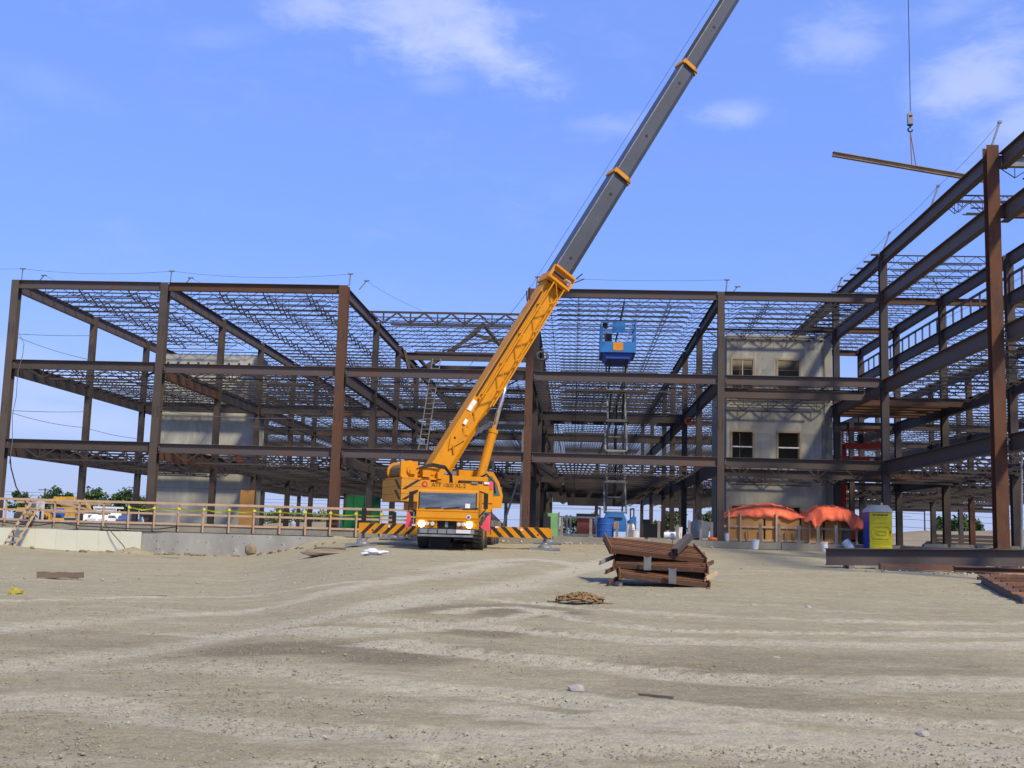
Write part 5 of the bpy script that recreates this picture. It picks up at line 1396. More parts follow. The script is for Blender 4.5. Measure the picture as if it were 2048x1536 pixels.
# portable toilet
pt = thing('portable_toilet', (15.28, 57.5, gz(15.3, 57.5) + .02), 'blue and yellow portable toilet with a pale roof at the corner of the wing', 'portable toilet')
MB().b2(-.60, .60, 0, 1.15, 0, .1).build('skid', BLK, pt)
MB().b2(-.58, .56, .045, 1.13, .1, 2.05).build('body', NAVY, pt)
dr = MB().b2(-.55, .54, 0, .043, .1, 1.98).build('door', YELP, pt)
def ring(b, x0, x1, z0, z1, c, w, y0, y1):
    o = [(x0 + c, z0), (x1 - c, z0), (x1, z0 + c), (x1, z1 - c), (x1 - c, z1), (x0 + c, z1), (x0, z1 - c), (x0, z0 + c)]
    for (ax, az_), (bx, bz) in zip(o, o[1:] + o[:1]): b.bar((ax, (y0 + y1) / 2, az_), (bx, (y0 + y1) / 2, bz), y1 - y0, w, up=(0, 0, 1) if abs(ax - bx) > 1e-4 else (1, 0, 0))
    return b
ring(MB(), -.45, .46, .70, 1.30, .1, .035, -.03, .0).build('door_moulding', YELP, dr)
ring(MB(), -.22, .24, .90, 1.08, .03, .05, -.03, .0).build('door_moulding', YELP, dr)
MB().prism([(-.5, -.02, .12), (.5, -.02, .12), (.4, -.02, .30), (-.4, -.02, .30)], (0, 1, 0), .022).build('door_moulding', YELP, dr)
for z in (.45, .55, 1.45, 1.72): MB().b2(-.44, .44, -.016, 0, z, z + .02).build('door_moulding', YELP, dr)
for k in range(8):
    xq = -.40 + k * .09 + (.03 if k > 3 else 0) + (.02 if k % 4 > 1 else 0)
    MB().b2(xq, xq + .025, -.018, -.001, 1.83, 1.90).b2(xq + .025, xq + .065, -.018, -.001, 1.83 + .05 * (k % 2), 1.852 + .048 * (k % 2)).b2(xq + .05, xq + .07, -.0185, -.001, 1.845, 1.895).build('lettering', STRIPE, dr)
MB().b2(.43, .47, -.04, 0, .95, 1.1).build('handle', BLK, dr)
MB().prism([(-.62, -.03, 2.0), (.60, -.03, 2.0), (.56, -.03, 2.12), (.36, -.03, 2.34), (-.34, -.03, 2.34), (-.58, -.03, 2.12)], (0, 1, 0), 1.2).build('roof', ROOFW, pt)
for k in range(5): MB().bar((-.32 + k * .16, -.035, 2.345), (-.32 + k * .16, 1.17, 2.345), .05, .03).build('roof_rib', ROOFW, pt)
MB().tube((.3, .95, 2.3), (.3, .95, 2.5), .05, 8).build('vent_pipe', ROOFW, pt)
MB().b2(-.59, -.581, .3, .45, 1.5, 1.62).build('decal', REDP, pt)
for z in (.6, 1.2, 1.75): MB().b2(-.592, -.581, .1, 1.05, z, z + .03).build('wall_rib', NAVY, pt)

# ---------------------------------------------------------------- steel on the ground at the right
lg = thing('ground_girder', (8.75, 40.0, -.74), 'long purple grey steel girder lying on the dirt in front of the portable toilet', 'steel girder')
MB().ibeam((0, 0, .33), (12.5, 0, .62), .58, .36, .03, .02).build('girder', PRIMER, lg)
for q in (.8, 4.8, 9): MB().box((q, .1, -.06 + q * .02), (.2, .9, .2)).build('bearer', WOODG, lg)
GIRD_R = mat('flange_rust', (.19, .085, .05), (.13, .07, .055), scale=1.4, rough=.8)
t = thing('steel_plate', (12.3, 38.3, gz(12.3, 38.3) + .05), 'flat rusty beam lying on the dirt just in front of the long girder', 'steel beam')
MB().box((4.0, 0, .16), (7.6, .32, .03)).box((4.0, 0, .02), (7.6, .32, .03)).box((4, 0, .09), (7.6, .03, .11)).build('beam', GIRD_R, t)
t2 = thing('steel_plate', (10.3, 39.0, gz(10.3, 39) + .02), 'shorter rusty beam lying half behind the flat one, under the long girder', 'steel beam')
MB().box((1.7, 0, .1), (3.4, .28, .18)).build('beam', GIRD_R, t2)
t = thing('timber_block', (10.557, 38.396, -0.796), 'old grey timber block on the rubble in front of the long girder', 'timber'); MB().box((.3, .1, .07), (1.1, .2, .17), Matrix.Rotation(-.35, 3, 'Z') @ Matrix.Rotation(.06, 3, 'Y')).build('block', LOGM, t)

def bundle(name, loc, lab, L, n, sp, tilt, rz, m, edge=True, h=.11, wob=.02, roll=0):
    """a layer of parallel rusty bars lying side by side between two end angles"""
    t = thing(name, loc, lab, 'bar bundle', 'bundles of rusty steel bars'); t.rotation_euler = (roll, tilt, rz)
    for k in range(n):
        y = k * sp
        dx = random.uniform(-wob, wob); w0 = random.uniform(-.012, .012); v0 = random.uniform(-.01, .01)
        MB().bar((-L / 2 + dx, y, h / 2 + w0), (L / 2 + dx, y, h / 2 - w0), sp * (.34 if k else .4), h).build('bar', m if k % 3 else RUST, t)
    if edge:
        for s in (-1, 1):
            MB().bar((s * (L / 2 + .03), -.12, h * .8), (s * (L / 2 + .03), n * sp + .02, h * .8), .03, h * 1.3).bar((s * (L / 2 + .01), -.12, -.012), (s * (L / 2 + .01), n * sp + .02, -.012), .1, .02).build('end_angle', RUSTB, t)
        MB().bar((-L / 2, n * sp * .5, -.02), (L / 2, n * sp * .5, -.02), n * sp * .9, .02).build('under_sheet', DARK, t)  # dark sheet added to stand for the shade in the gaps between bars
    return t
P = Vector((2.05, 27.3, gz(2.05, 27.3)))
for dx, w_ in ((-.95, 'left'), (.98, 'right')):
    sk = thing('timber_skid', P + Vector((dx, -.55, 0)), 'low timber skid under the %s end of the rusty bar stack' % w_, 'timber', 'skids under the rusty bar stack'); MB().box((0, .6, .04), (.16, 1.6, .1)).build('skid', WOODG, sk)
bundle('bar_bundle', P + Vector((.08, -.75, .09)), 'lowest bundle of the rusty bar stack in the middle of the yard', 2.0, 8, .19, .085, .04, RUSTB, roll=.185)
bundle('bar_bundle', P + Vector((.02, -.42, .365)), 'middle bundle of the rusty bar stack in the yard', 2.12, 8, .19, .01, -.05, RUSTB, roll=.19)
bundle('bar_bundle', P + Vector((-.02, -.1, .64)), 'top bundle of the rusty bar stack, tilted down to the right', 2.2, 8, .19, .085, .10, RUSTB, roll=.20)
for (dx, dy, dz, rz_, L, lab, m) in ((.36, -.22, .80, -.34, 1.5, 'grey steel channel lying across the top of the rusty bar stack', WOODG), (-.30, -.56, .52, .05, .3, 'short grey channel wedged into the middle of the rusty bar stack', GALV), (.26, -.88, .26, -.1, .34, 'short grey channel wedged into the bottom of the rusty bar stack', GALV)):
    t = thing('steel_channel', P + Vector((dx, dy, dz)), lab, 'steel channel', 'grey channels on the rusty bar stack'); t.rotation_euler = (.21, 0, rz_)
    if L > 1: MB().channel((0, 0, .0), (0, L, .05), .17, .14, .018, up=(1, 0, 0)).build('channel', BROWN, t)
    else: MB().channel((0, -.03, -L / 2), (0, -.03, L / 2), .17, .10, .018, up=(1, 0, 0)).build('channel', m, t)
for k, (dx, dy, dz, m) in enumerate(((-1.22, -.3, .50, WOODG), (-1.08, -.5, .30, RUST), (1.15, -.3, .46, RUST), (1.2, -.6, .20, WOOD), (-1.05, -.8, .06, RUST))):
    t = thing('angle_offcut', P + Vector((dx, dy, dz)), ['grey angle sticking out of the left side of the rusty bar stack', 'rusty angle on the left flank of the rusty bar stack', 'rusty angle at the right flank of the rusty bar stack', 'small tan wedge at the right flank of the rusty bar stack', 'rusty foot angle at the lower left of the rusty bar stack'][k], 'steel angle')
    MB().bar((-.16, -.1, 0), (.16, .5, .12), .05, .08).bar((-.19, -.1, -.04), (.13, .5, .08), .02, .05).build('angle', m, t)
# frame of slats at the right picture edge
EA, EB = Vector((11.35, 32.4, 0)), Vector((9.3, 24.2, 0))
rb = thing('slat_frame', (EA.x, EA.y, gz(EA.x, EA.y) + .05), 'flat angle frame filled with wide rusty slats at the lower right picture edge', 'steel frame piece')
ed = EB - EA; ed.z = gz(EB.x, EB.y) - gz(EA.x, EA.y) - .05
MB().bar((0, 0, .07), ed + Vector((0, 0, .07)), .06, .2).bar(Vector((.05, 0, -.02)), ed + Vector((.05, 0, -.02)), .18, .03).build('edge_angle', BROWN, rb)
for k in range(7):
    c = ed * ((k + .35) / 7)
    MB().bar(c + Vector((.08, 0, .07)), c + Vector((3.4, .9, .12)), .85, .03, up=(-.1, -.35, 1)).bar(c + Vector((.08, -.28, .16)), c + Vector((3.4, .62, .21)), .05, .12).build('slat', RUST if k % 3 else RUSTB, rb)
t = thing('steel_channel', Vector((12.15, 28.9, gz(12, 29) + .42)), 'dark steel beam lying over the slats at the right picture edge', 'steel beam'); MB().ibeam((0, 0, 0), (3, .3, -.05), .2, .2).box((.5, 0, -.25), (.1, .1, .3)).build('beam', DARK, t)
t = thing('angle_offcut', (11.838, 34.193, -0.887), 'dark angle iron on the dirt left of the slat bundle', 'steel angle'); MB().bar((0, 0, .05), (1.4, -.1, .05), .12, .1).build('angle', DARK, t)

# rope, timber, rocks, rags
rp = thing('rope_coil', (0.170, 21.257, -1.169), 'tangled tan rope lying on the dirt in front of the rusty bar stack', 'rope')
for s in range(3):
    pts = []
    for k in range(70):
        a = k * .37 + s * 2; r_ = .15 + .12 * math.sin(k * .7 + s) + .03 * s
        pts.append(Vector((r_ * math.cos(a) * 1.5, r_ * math.sin(a) * .9, .03 + .17 * abs(math.sin(k * .83 + s)) * (1.15 - r_ * 2.2))))
    MB().path(pts, .018, 5).build('strand', ROPE, rp)
MB().path([Vector((-.35, 0, .04)), Vector((-.48, -.05, .02)), Vector((-.6, .02, .02))], .016, 5).build('strand', ROPE, rp); MB().path([Vector((.35, 0, .03)), Vector((.5, -.1, .02)), Vector((.6, -.06, .02))], .016, 5).build('strand', ROPE, rp)
lo = thing('old_timber', Vector((-14.004, 30.809, -1.500)), 'weathered timber beam lying on the dirt at the left', 'timber')
b = MB(); nseg = 8
for k in range(nseg):
    a = -.62 + 1.24 * k / nseg; c = a + 1.24 / nseg
    b.bar((a, 0, .085 + .012 * math.sin(k * 1.7) + .02 * k / nseg), (c, 0, .085 + .012 * math.sin((k + 1) * 1.7) + .02 * (k + 1) / nseg), .2, .165 - .012 * (k % 3), caps=True)
b.build('beam', LOGM, lo)
yr = thing('yellow_tape_scrap', (-11.695, 23.744, -1.500), 'crumpled scrap of yellow tape on the dirt at the far left', 'tape')
b = MB()
for k in range(16):
    c = Vector((random.uniform(-.14, .14), random.uniform(-.1, .1), random.uniform(.02, .1))); d = Vector((random.uniform(-1, 1), random.uniform(-1, 1), random.uniform(-.4, .4))).normalized() * .09
    b.bar(c - d, c + d, .012, .06)
b.build('scrap', mat('scrap_yellow', (.50, .45, .05), (.32, .28, .06), scale=9), yr)
def blob(n, sc, seed, jit=.28, sub=2):
    bm = bmesh.new(); bmesh.ops.create_icosphere(bm, subdivisions=sub, radius=1)
    for v in bm.verts:
        k = 1 + jit * mnoise.noise(v.co * 1.4 + Vector((seed * 3.1, seed, 0))) + jit * .5 * mnoise.noise(v.co * 3 + Vector((0, seed, 0)))
        v.co = Vector((v.co.x * sc[0], v.co.y * sc[1], v.co.z * sc[2])) * k
    me = bpy.data.meshes.new(n); bm.to_mesh(me); bm.free(); return me
def rock(u, sc, seed, lab, m=STONE, grp='loose rocks on the dirt'):
    t = thing('rock', Vector(u) + Vector((0, 0, sc[2] * .45)), lab, 'rock', grp)
    me = blob('stone', sc, seed); me.materials.append(m); link('stone', me, t); return t
rock((0.072, 10.976, -1.393), (.085, .07, .05), 1, 'pale rounded rock on the dirt in the near foreground, below the rope')
rock((-8.501, 26.132, -1.500), (.07, .06, .05), 2, 'small white topped rock on the dirt at the left')
rock((3.417, 21.721, -1.159), (.07, .06, .045), 3, 'pale flat rock on the dirt right of the rope')
rock((4.401, 21.662, -1.160), (.07, .06, .05), 4, 'grey rock right of the pair below the rusty bar stack')
rock((-0.085, 18.179, -1.236), (.10, .06, .04), 5, 'flat grey rock on the dirt just under the rope')
rock((1.575, 18.574, -1.227), (.10, .05, .035), 6, 'flat stone on the dirt, left of the pale trail of pebbles')
rock((2.452, 13.936, -1.329), (.08, .05, .03), 7, 'dark flat stone alone on the damp dirt at the right')
rock((-16.45, 57.9, -1.28), (.30, .26, .32), 8, 'round boulder leaning against the concrete wall at the left', DIRTM)
rock((2.788, 9.368, -1.427), (.06, .05, .04), 9, 'small pale stone in the lower right foreground')
rock((3.101, 26.280, -1.059), (.05, .05, .035), 10, 'small dark stone right of the rusty bar stack', LOGM)
sp_ = thing('dirty_slab', (-9.383, 43.616, -0.908), 'broken slab of asphalt on the dirt, left of the crane outrigger pad', 'slab piece'); MB().prism([(-.75, 0, .02), (.62, 0, .02), (.55, 0, .25), (-.5, 0, .24)], (0, 1, 0), .7).build('slab', LOGM, sp_)
me = blob('heap', (.9, .35, .16), 14, .5); me.materials.append(DIRTM); link('heap', me, sp_, (0, -.25, .05))
bg_ = thing('white_bag', (-6.694, 38.238, -0.809), 'crumpled white bag on the dirt in front of the left outrigger pad', 'bag')
me = blob('cloth', (.40, .25, .12), 11, .55, 3); me.materials.append(CLOTHW); link('cloth', me, bg_, (0, 0, .1))
for k, (p, L, a, lab) in enumerate((((-8.954, 24.375, -1.501), .5, .2, 'thin stick on the dirt, left of the small white topped rock'), ((0.803, 10.788, -1.396), .35, -.5, 'bent twig on the damp dirt in the near foreground'), ((-18.327, 51.460, -1.500), .8, .1, 'thin lath on the dirt below the concrete wall'), ((9.7, 57.4, gz(9.7, 57.4)), 1.1, -.5, 'grey lath on the dirt under the dented bucket'))):
    t = thing('stick', p, lab, 'stick'); t.rotation_euler = (0, 0, a); MB().bar((-L / 2, 0, .02), (L / 2, 0, .025), .03, .025).build('stick', LOGM, t)
pl_ = thing('timber_plank', (-11.1, 57.9, -.62), 'dark plank end at the foot of the guard rail near the crane', 'plank'); MB().box((0, 0, .06), (2.2, .2, .06)).build('plank', LOGM, pl_)

# gravel scattered over the yard
def gravel(name, n, seed, ymin, ymax, m, rmin, rmax):
    rg = np.random.default_rng(seed)
    y = ymin * (ymax / ymin) ** rg.random(n); x = rg.uniform(-.56, .50, n) * y
    keep = (vnoise(x / 2.2, y / 2.2, 77) + .5) > rg.random(n) - .45
    x, y = x[keep], y[keep]; k = len(x); z = ground_z(x, y)
    r = rg.uniform(rmin, rmax, k) * (1 + .9 * (rg.random(k) > .93)); a = rg.random(k) * 6.28
    base = np.array([(1, 0, 0), (-1, 0, 0), (0, 1, 0), (0, -1, 0), (0, 0, 1), (0, 0, -.6)], float)
    q = rg.uniform(.6, 1.3, (k, 6))
    V = np.zeros((k, 6, 3)); c, s_ = np.cos(a)[:, None], np.sin(a)[:, None]
    V[..., 0] = x[:, None] + (base[:, 0] * c - base[:, 1] * s_) * r[:, None] * q
    V[..., 1] = y[:, None] + (base[:, 0] * s_ + base[:, 1] * c) * r[:, None] * q
    V[..., 2] = z[:, None] + base[:, 2] * r[:, None] * .7 * q + .005
    fb = np.array([(0, 2, 4), (2, 1, 4), (1, 3, 4), (3, 0, 4), (2, 0, 5), (1, 2, 5), (3, 1, 5), (0, 3, 5)])
    F = (fb[None] + 6 * np.arange(k)[:, None, None]).reshape(-1, 3)
    me = bpy.data.meshes.new(name)
    me.vertices.add(6 * k); me.vertices.foreach_set('co', V.ravel())
    me.loops.add(F.size); me.loops.foreach_set('vertex_index', F.ravel().astype(np.int32))
    me.polygons.add(len(F)); me.polygons.foreach_set('loop_start', np.arange(0, F.size, 3, dtype=np.int32)); me.polygons.foreach_set('loop_total', np.full(len(F), 3, dtype=np.int32))
    me.update(calc_edges=True); me.materials.append(m)
    tag(link(name, me), kind='stuff')
GRAVL = mat('gravel_pale', (.40, .37, .29), (.31, .27, .21), scale=3, rough=1)
GRAVD = mat('gravel_dark', (.20, .165, .13), (.27, .225, .18), scale=3, rough=1)
gravel('gravel', 5200, 5, 6.0, 40, GRAVL, .005, .013)
gravel('gravel', 3200, 6, 6.0, 45, GRAVD, .005, .013)
CLOD = mat('dirt_clods', (.31, .27, .185), (.25, .21, .14), scale=3, rough=1)
gravel('gravel', 34000, 9, 5.8, 30, CLOD, .004, .013)
gravel('gravel', 260, 8, 24, 56, GRAVL, .025, .05)
def heap(name, cx, cy, rx, ry, n, seed, m, r0, r1):
    rnd = random.Random(seed); b = MB()
    for k in range(n):
        x, y = cx + rnd.gauss(0, rx), cy + rnd.gauss(0, ry); r = rnd.uniform(r0, r1)
        b.box((x, y, gz(x, y) + r * .5), (r * 2, r * 1.6, r * 1.3), Matrix.Rotation(rnd.random() * 3, 3, 'Z') @ Matrix.Rotation(rnd.random(), 3, 'X'))
    tag(b.build(name, m), kind='stuff')
heap('rubble', 13.5, 37.6, 2.4, .5, 110, 1, STONE, .015, .05); heap('rubble', -13, 56.8, 2.5, .5, 60, 2, DIRTM, .03, .09); heap('rubble', 17.5, 42.2, 1.4, .25, 70, 3, CONC2, .08, .22)
heap('rubble', 1, 58.2, 2.5, .25, 60, 4, CONCW, .03, .08); heap('rubble', -22, 57.4, 2.5, .3, 60, 5, DIRTM, .03, .1)

# ---------------------------------------------------------------- beyond the building
def hill(name, cx, cy, rx, ry, h, seed):
    nx, ny = 50, 24; vs = []
    for j in range(ny + 1):
        for i in range(nx + 1):
            u, v = 2 * i / nx - 1, 2 * j / ny - 1
            d = math.sqrt(u * u + v * v)
            z = h * max(0, 1 - d ** 2) ** .8 * (1 + .35 * mnoise.noise(Vector((u * 2.2 + seed, v * 2, seed)))) - .4
            vs.append((cx + u * rx, cy + v * ry, z))
    fs = [(j * (nx + 1) + i, j * (nx + 1) + i + 1, (j + 1) * (nx + 1) + i + 1, (j + 1) * (nx + 1) + i) for j in range(ny) for i in range(nx)]
    tag(MB().raw(vs, fs).build(name, DIRTM, smooth=True), kind='structure')
hill('dirt_hill', 62, 160, 26, 18, 3.0, 1); hill('dirt_hill', 44, 150, 14, 10, 1.3, 2); hill('dirt_hill', -30, 175, 26, 14, 1.5, 3); hill('dirt_hill', 24, 165, 16, 10, .9, 4)

def tree(loc, h, w, lab, m=LEAF, seed=0, n=950, grp='trees beyond the building site', trunk=.3, ls=.25):
    rnd = random.Random(seed); t = thing('tree', loc, lab, 'tree', grp)
    tb = MB().tube((0, 0, 0), (rnd.uniform(-.1, .1) * w, 0, h * .6), .05 * h, 7, .02 * h)
    for k in range(5):
        a = rnd.random() * 6.28; z = h * rnd.uniform(.2, .5)
        tb.tube((0, 0, z), (math.cos(a) * w * .35, math.sin(a) * w * .35, z + h * rnd.uniform(.15, .35)), .018 * h, 5, .006 * h)
    tb.build('trunk', BARK, t)
    b = MB()
    cl = []
    for k in range(int(9 + w)):
        a = rnd.random() * 6.28; q = rnd.random() ** .5
        zz = h * rnd.uniform(trunk, .92); sh = 1 - .55 * max(0, (zz / h - .45) / .55)
        cl.append((Vector((math.cos(a) * q * w * .46 * sh, math.sin(a) * q * w * .46 * sh, zz)), rnd.uniform(.10, .2) * w + .1))
    for k in range(n):
        c, r = rnd.choice(cl)
        d = Vector((rnd.gauss(0, 1), rnd.gauss(0, 1), rnd.gauss(0, .8))); d = d.normalized() * r * rnd.random() ** .4
        p = c + d; s = ls * rnd.uniform(.6, 1.4)
        x = Vector((rnd.gauss(0, 1), rnd.gauss(0, 1), rnd.gauss(0, 1))).normalized(); y = x.cross(Vector((rnd.gauss(0, 1), rnd.gauss(0, 1), rnd.gauss(0, 1)))).normalized()
        b.raw([p - x * s, p + y * s * .7, p + x * s, p - y * s * .7], [(0, 1, 2, 3)])
    b.build('crown', m, t)
    return t
def at_far(u, Y): return ((u - 1150) / 2265 * Y, Y, -.3)
TR = [(30, 185, 5.6, 4.2, 'leaning bushy tree behind the wooden ladder at the far left'), (88, 195, 6.2, 5, 'round tree behind the yellow loader, left of the second column'), (112, 195, 6.6, 4, 'taller tree right of the round one behind the yellow loader'), (62, 230, 5, 5, 'low distant tree behind the white board'),
      (180, 190, 6.0, 5.2, 'tree between two columns behind the parked cars'), (152, 215, 4.5, 5, 'low tree mostly hidden behind the second column'), (214, 205, 5.6, 4.4, 'first of three trees right of the parked cars'), (245, 205, 6.6, 5, 'tallest of three trees right of the parked cars'), (278, 205, 5.8, 4, 'last of three trees right of the parked cars, next to the grey core'), (298, 215, 4.6, 4, 'low tree beside the left edge of the grey core')]
for k, (u, Y, h, w, lab) in enumerate(TR): tree(at_far(u, Y), h, w, lab, LEAF, 100 + k)
TR2 = [(520, 230, 3.2, 8, 'low shrub row behind the guard rail, right of the grey core'), (560, 240, 4.6, 6, 'dark shrub between two columns behind the guard rail'), (600, 230, 3.4, 9, 'olive shrub behind the guard rail left of the rusty front column'), (650, 235, 3.6, 8, 'olive shrub behind the rusty front column'), (630, 200, 2.0, 7, 'low weed patch in front of the olive shrubs')]
for k, (u, Y, h, w, lab) in enumerate(TR2): tree(at_far(u, Y), h, w, lab, LEAF2, 140 + k, trunk=.1, grp='shrubs beyond the left part of the building')
TR3 = [(1185, 180, 3.8, 5, 'green shrub left of the blue lift', LEAF2), (1355, 170, 4.6, 4.6, 'yellow green tree between columns right of the lift', LEAF2), (1405, 170, 4.6, 4, 'yellow green tree right of the pallet bundle', LEAF2), (1332, 190, 3.0, 5, 'low shrub behind the black pump', LEAF2), (1150, 180, 3.0, 5, 'low shrub behind the grey steel rack', LEAF)]
for k, (u, Y, h, w, lab, m) in enumerate(TR3): tree(at_far(u, Y), h, w, lab, m, 170 + k, trunk=.15, grp='shrubs beyond the middle of the building')
for k, (u, Y, z, h, w, lab) in enumerate(((1905, 172, 1.0, 3.6, 6.5, 'big dark bush on top of the dirt hill at the right'), (1868, 172, .5, 3.6, 3.2, 'dark bush behind the rusty column on the dirt hill'), (1842, 168, .0, 2.0, 2.6, 'small bush at the left foot of the dirt hill'), (1931, 172, 1.2, 2.2, 3, 'low end bush at the right of the dirt hill top'))):
    x, y, _ = at_far(u, Y); tree((x, y, z), h, w, lab, LEAF, 190 + k, trunk=.08, grp='bushes on the dirt hill', ls=.28)

def pole(u, Y, h, lab, arm=1.2, r=.13):
    t = thing('utility_pole', at_far(u, Y), lab, 'utility pole'); MB().tube((0, 0, 0), (0, 0, h), r, 8, r * .8).build('pole', BARK, t)
    if arm: MB().b2(-arm, arm, -.08, .08, h - .5, h - .3).build('cross_arm', BARK, t)
    return t
pole(75, 260, 7.8, 'distant utility pole with a cross arm at the far left', 1.6, .22)
pole(1836, 175, 11, 'tall thin utility pole behind the wing at the right', 0, .12)
wr = thing('power_lines', (60, 178, 6), 'thin power lines crossing behind the wing at the right', 'power line')
for k, (z0_, z1_) in enumerate(((6.5, 5.6), (5.6, 4.4), (4.6, 3.6), (3.4, 2.4), (9.2, 8.8))):
    MB().path([p - Vector((60, 178, 6)) for p in sag((34, 178, z0_), (100, 178, z1_), .5)], .035, 4).build('wire', WIRE, wr)
MB().tube((52.8 - 60, 0, 5), (42 - 60, 0, -6), .03, 4).build('guy_wire', WIRE, wr)
wr2 = thing('power_lines', (-60, 262, 7), 'thin power lines behind the trees at the far left', 'power line')
for z in (0, -.8, -3.5): MB().path(sag((-120, 0, z), (75, 0, z), .6, 14), .04, 4).build('wire', WIRE, wr2)
wr3 = thing('power_lines', (10, 240, 9), 'thin power lines crossing behind the blue lift', 'power line')
for z in (3, 1.6, -2.5): MB().path(sag((-70, 0, z), (60, 0, z - .6), .5, 14), .035, 4).build('wire', WIRE, wr3)

# yellow loader, cars and shelters behind the left bays
YLO = mat('machine_yellow', (.62, .33, .03), (.5, .26, .03), scale=2)
ld = thing('wheel_loader', (-69.3, 142, -.3), 'yellow wheel loader parked behind the guard rail at the far left', 'loader')
MB().prism([(-1.6, 0, .7), (1.6, 0, .7), (1.6, 0, 1.7), (.7, 0, 1.9), (-1.6, 0, 1.9)], (0, 1, 0), 1.8).build('body', YLO, ld)
MB().prism([(-.6, .2, 1.905), (.6, .2, 1.905), (.5, .2, 3.0), (-.5, .2, 3.0)], (0, 1, 0), 1.4).build('cab', GLASS, ld); MB().b2(-.7, .7, .1, 1.7, 3.0, 3.12).build('cab_roof', YLO, ld)
MB().bar((1.3, .9, 1.5), (3.0, .9, .7), .3, .35).build('loader_arm', YLO, ld)
MB().prism([(2.7, -.3, .1), (3.7, -.3, .2), (3.5, -.3, 1.1), (2.8, -.3, 1.3)], (0, 1, 0), 2.6).build('bucket', YLO, ld)
for x in (-1.1, 1.1):
    for y in (-.1, 1.9): MB().lathe((x, y, .7), [(.3, -.25), (.7, -.22), (.7, .22), (.3, .25)], 18, 'Y').build('wheel', TYRE, ld)
ld2 = thing('excavator', (-68.5, 150, -.3), 'yellow machine with a raised bent arm behind the guard rail at the left', 'excavator')
MB().b2(-1.3, 1.3, 0, 1.8, .9, 2.2).build('body', YLO, ld2); MB().b2(-1.4, 1.4, -.2, 2.0, 0, .8).build('tracks', TYRE, ld2)
MB().bar((.6, .9, 2.0), (-1.8, .9, 3.4), .4, .5).bar((-1.8, .9, 3.4), (2.2, .9, 3.5), .3, .35).build('boom_arm', YLO, ld2); MB().bar((2.2, .9, 3.5), (3.6, .9, 1.6), .3, .3).build('dipper', YLO, ld2); MB().b2(-.2, .9, .2, 1.2, 2.2, 3.0).build('cab', GLASS, ld2)
bdm = thing('blue_tank', (-63.6, 138, -.3), 'blue tank behind the guard rail, left of the second column', 'tank'); MB().tube((-.6, 0, 1.3), (.6, 0, 1.3), .62, 18).build('tank', BLUED, bdm); MB().b2(-.8, .8, -.5, .5, 0, .3).build('cradle', BLK, bdm)
def car(loc, lab, m, van=False, rz=0):
    t = thing('parked_car', loc, lab, 'car', 'cars parked beyond the left part of the site', rz)
    if van: pr_ = [(-2.2, .35), (-2.2, 1.05), (-2.1, 1.9), (1.2, 1.9), (1.75, 1.15), (2.2, 1.0), (2.2, .35)]
    else: pr_ = [(-2.1, .35), (-2.1, .85), (-1.6, .95), (-1.1, 1.42), (.4, 1.42), (1.0, .98), (2.0, .85), (2.1, .35)]
    MB().prism([(x, 0, z) for x, z in pr_], (0, 1, 0), 1.7).build('body', m, t)
    MB().prism([(-1.0, -.012, 1.0), (.75, -.012, 1.0), (.35, -.012, 1.36), (-.9, -.012, 1.36)] if not van else [(-.2, -.012, 1.15), (1.5, -.012, 1.15), (1.15, -.012, 1.75), (-.2, -.012, 1.75)], (0, 1, 0), 1.724).build('window', GLASS, t)
    for x in (-1.35, 1.35):
        for y in (.05, 1.65): MB().lathe((x, y, .33), [(.15, -.1), (.33, -.1), (.33, .1), (.15, .1)], 14, 'Y').build('wheel', TYRE, t)
CARW = mat('car_white', (.75, .76, .78), rough=.25, spec=.6); CARB = mat('car_blue', (.06, .09, .2), rough=.25, spec=.6)
for u, Y, m, van, lab in ((178, 168, CARW, False, 'white car at the left end of the row behind the guard rail'), (192, 172, CARW, True, 'white van between the second column and the white cars'), (206, 168, CARW, False, 'white car left of the pair in the middle of the parked row'), (220, 168, CARW, False, 'white car right of the pair in the middle of the parked row'), (240, 170, CARW, True, 'white van half behind a column at the right of the parked row'), (262, 170, CARB, False, 'dark blue car at the right end of the row')):
    x, y, z = at_far(u, Y); car((x, y, -.32), lab, m, van, 1.2 if not van else .3)
sh = thing('white_shelter', at_far(202, 185), 'white roofed shelter behind the parked cars', 'shelter')
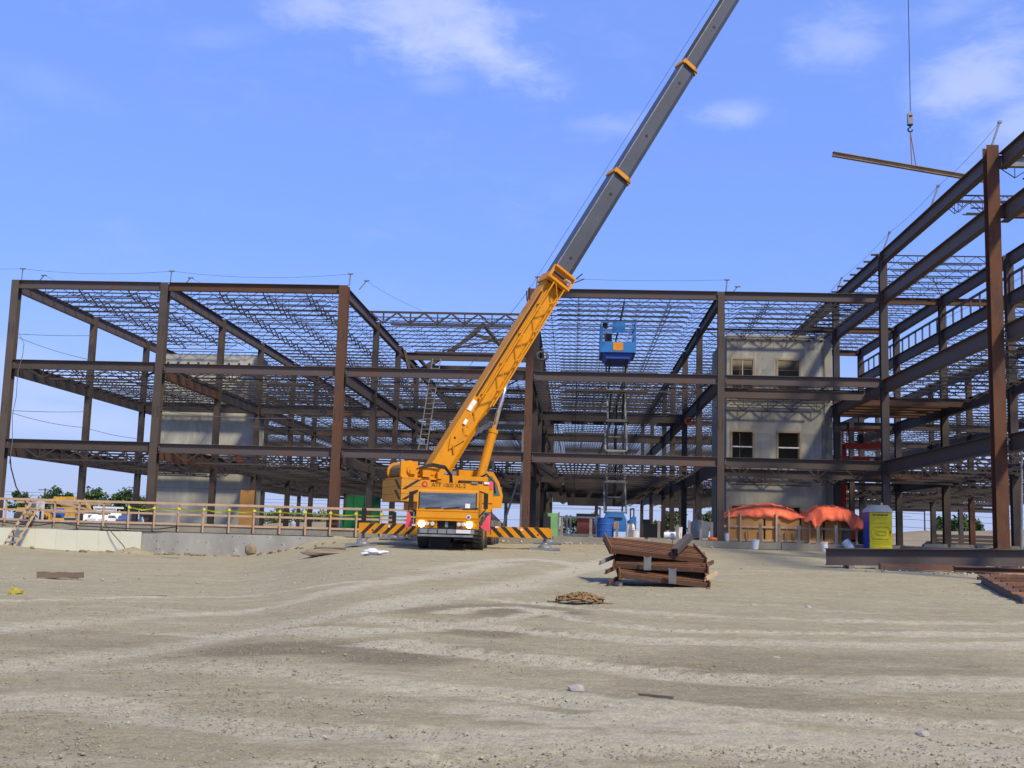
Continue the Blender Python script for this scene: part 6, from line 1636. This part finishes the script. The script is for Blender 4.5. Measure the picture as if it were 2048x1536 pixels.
MB().b2(-2, 2, 0, 3, 2.6, 2.9).build('roof', WHITE, sh); MB().b2(-1.9, -.4, .2, .3, 1.2, 2.6).b2(-.1, 1.6, .2, .3, 1.2, 2.6).build('panel', CARW, sh)
for x in (-1.9, 1.8): MB().b2(x, x + .15, 0, .15, 0, 2.6).build('post', WHITE, sh)
t = thing('steel_stack', (34.3, 104, 0), 'stack of dark steel joists on the slab at the right', 'stack')
for k in range(3): MB().b2(-1.7, 3.4, 0, 1.2, .12 + k * .34, .4 + k * .34).build('layer', DARK, t)
for x in (-1.2, 1.8): MB().b2(x, x + .2, 0, 1.2, 0, .12).build('bearer', WOODG, t)
t = thing('steel_stack', (31.4, 100, 0), 'low pile of dark steel on the slab, left of the taller stack', 'stack')
MB().prism([(-1.1, 0, 0), (.9, 0, 0), (.7, 0, .4), (-.6, 0, .45)], (0, 1, 0), 1.2).build('pile', DARK, t)
t = thing('jersey_barrier', (20.5, 58.0, -.06), 'row of pale concrete blocks along the wing slab behind the long girder', 'barrier')
for k in range(5): MB().prism([(-3 + k * 1.3, 0, 0), (-1.8 + k * 1.3, 0, 0), (-1.85 + k * 1.3, 0, .22), (-2.95 + k * 1.3, 0, .2)], (0, 1, 0), .4).build('block', CONC2, t)
t = thing('grey_prop', (17.35, 45.2, 0), 'thin grey steel prop between the rusty corner column and the leaning one', 'prop'); MB().tube((0, 0, 0), (.12, 0, 4.2), .05, 8).build('tube', GALV, t); MB().b2(-.12, .12, -.12, .12, 0, .03).build('foot', GALV, t)
for (loc, lab, r_) in (((8.0 - .6, 73.0, 7.55), 'orange hose bundle hung on a column under the second floor, right of the lift', .24), ((4.4, 75, 5.15), 'orange hose hanging diagonally under the floor, right of the lift mast', .2), ((-2.05, 67.5, 10.75), 'pale hose coil hung on the column right of the boom', .3)):
    t = thing('hose_coil', loc, lab, 'hose')
    for k in range(4):
        MB().path([Vector((math.cos(a) * r_ * (1 + .1 * k), .05 * k, math.sin(a) * r_ * (.8 + .08 * k))) for a in [math.pi * 2 * q / 12 for q in range(13)]], .035, 5).build('loop', ORANGEH if loc[0] > 0 else WOODG, t)
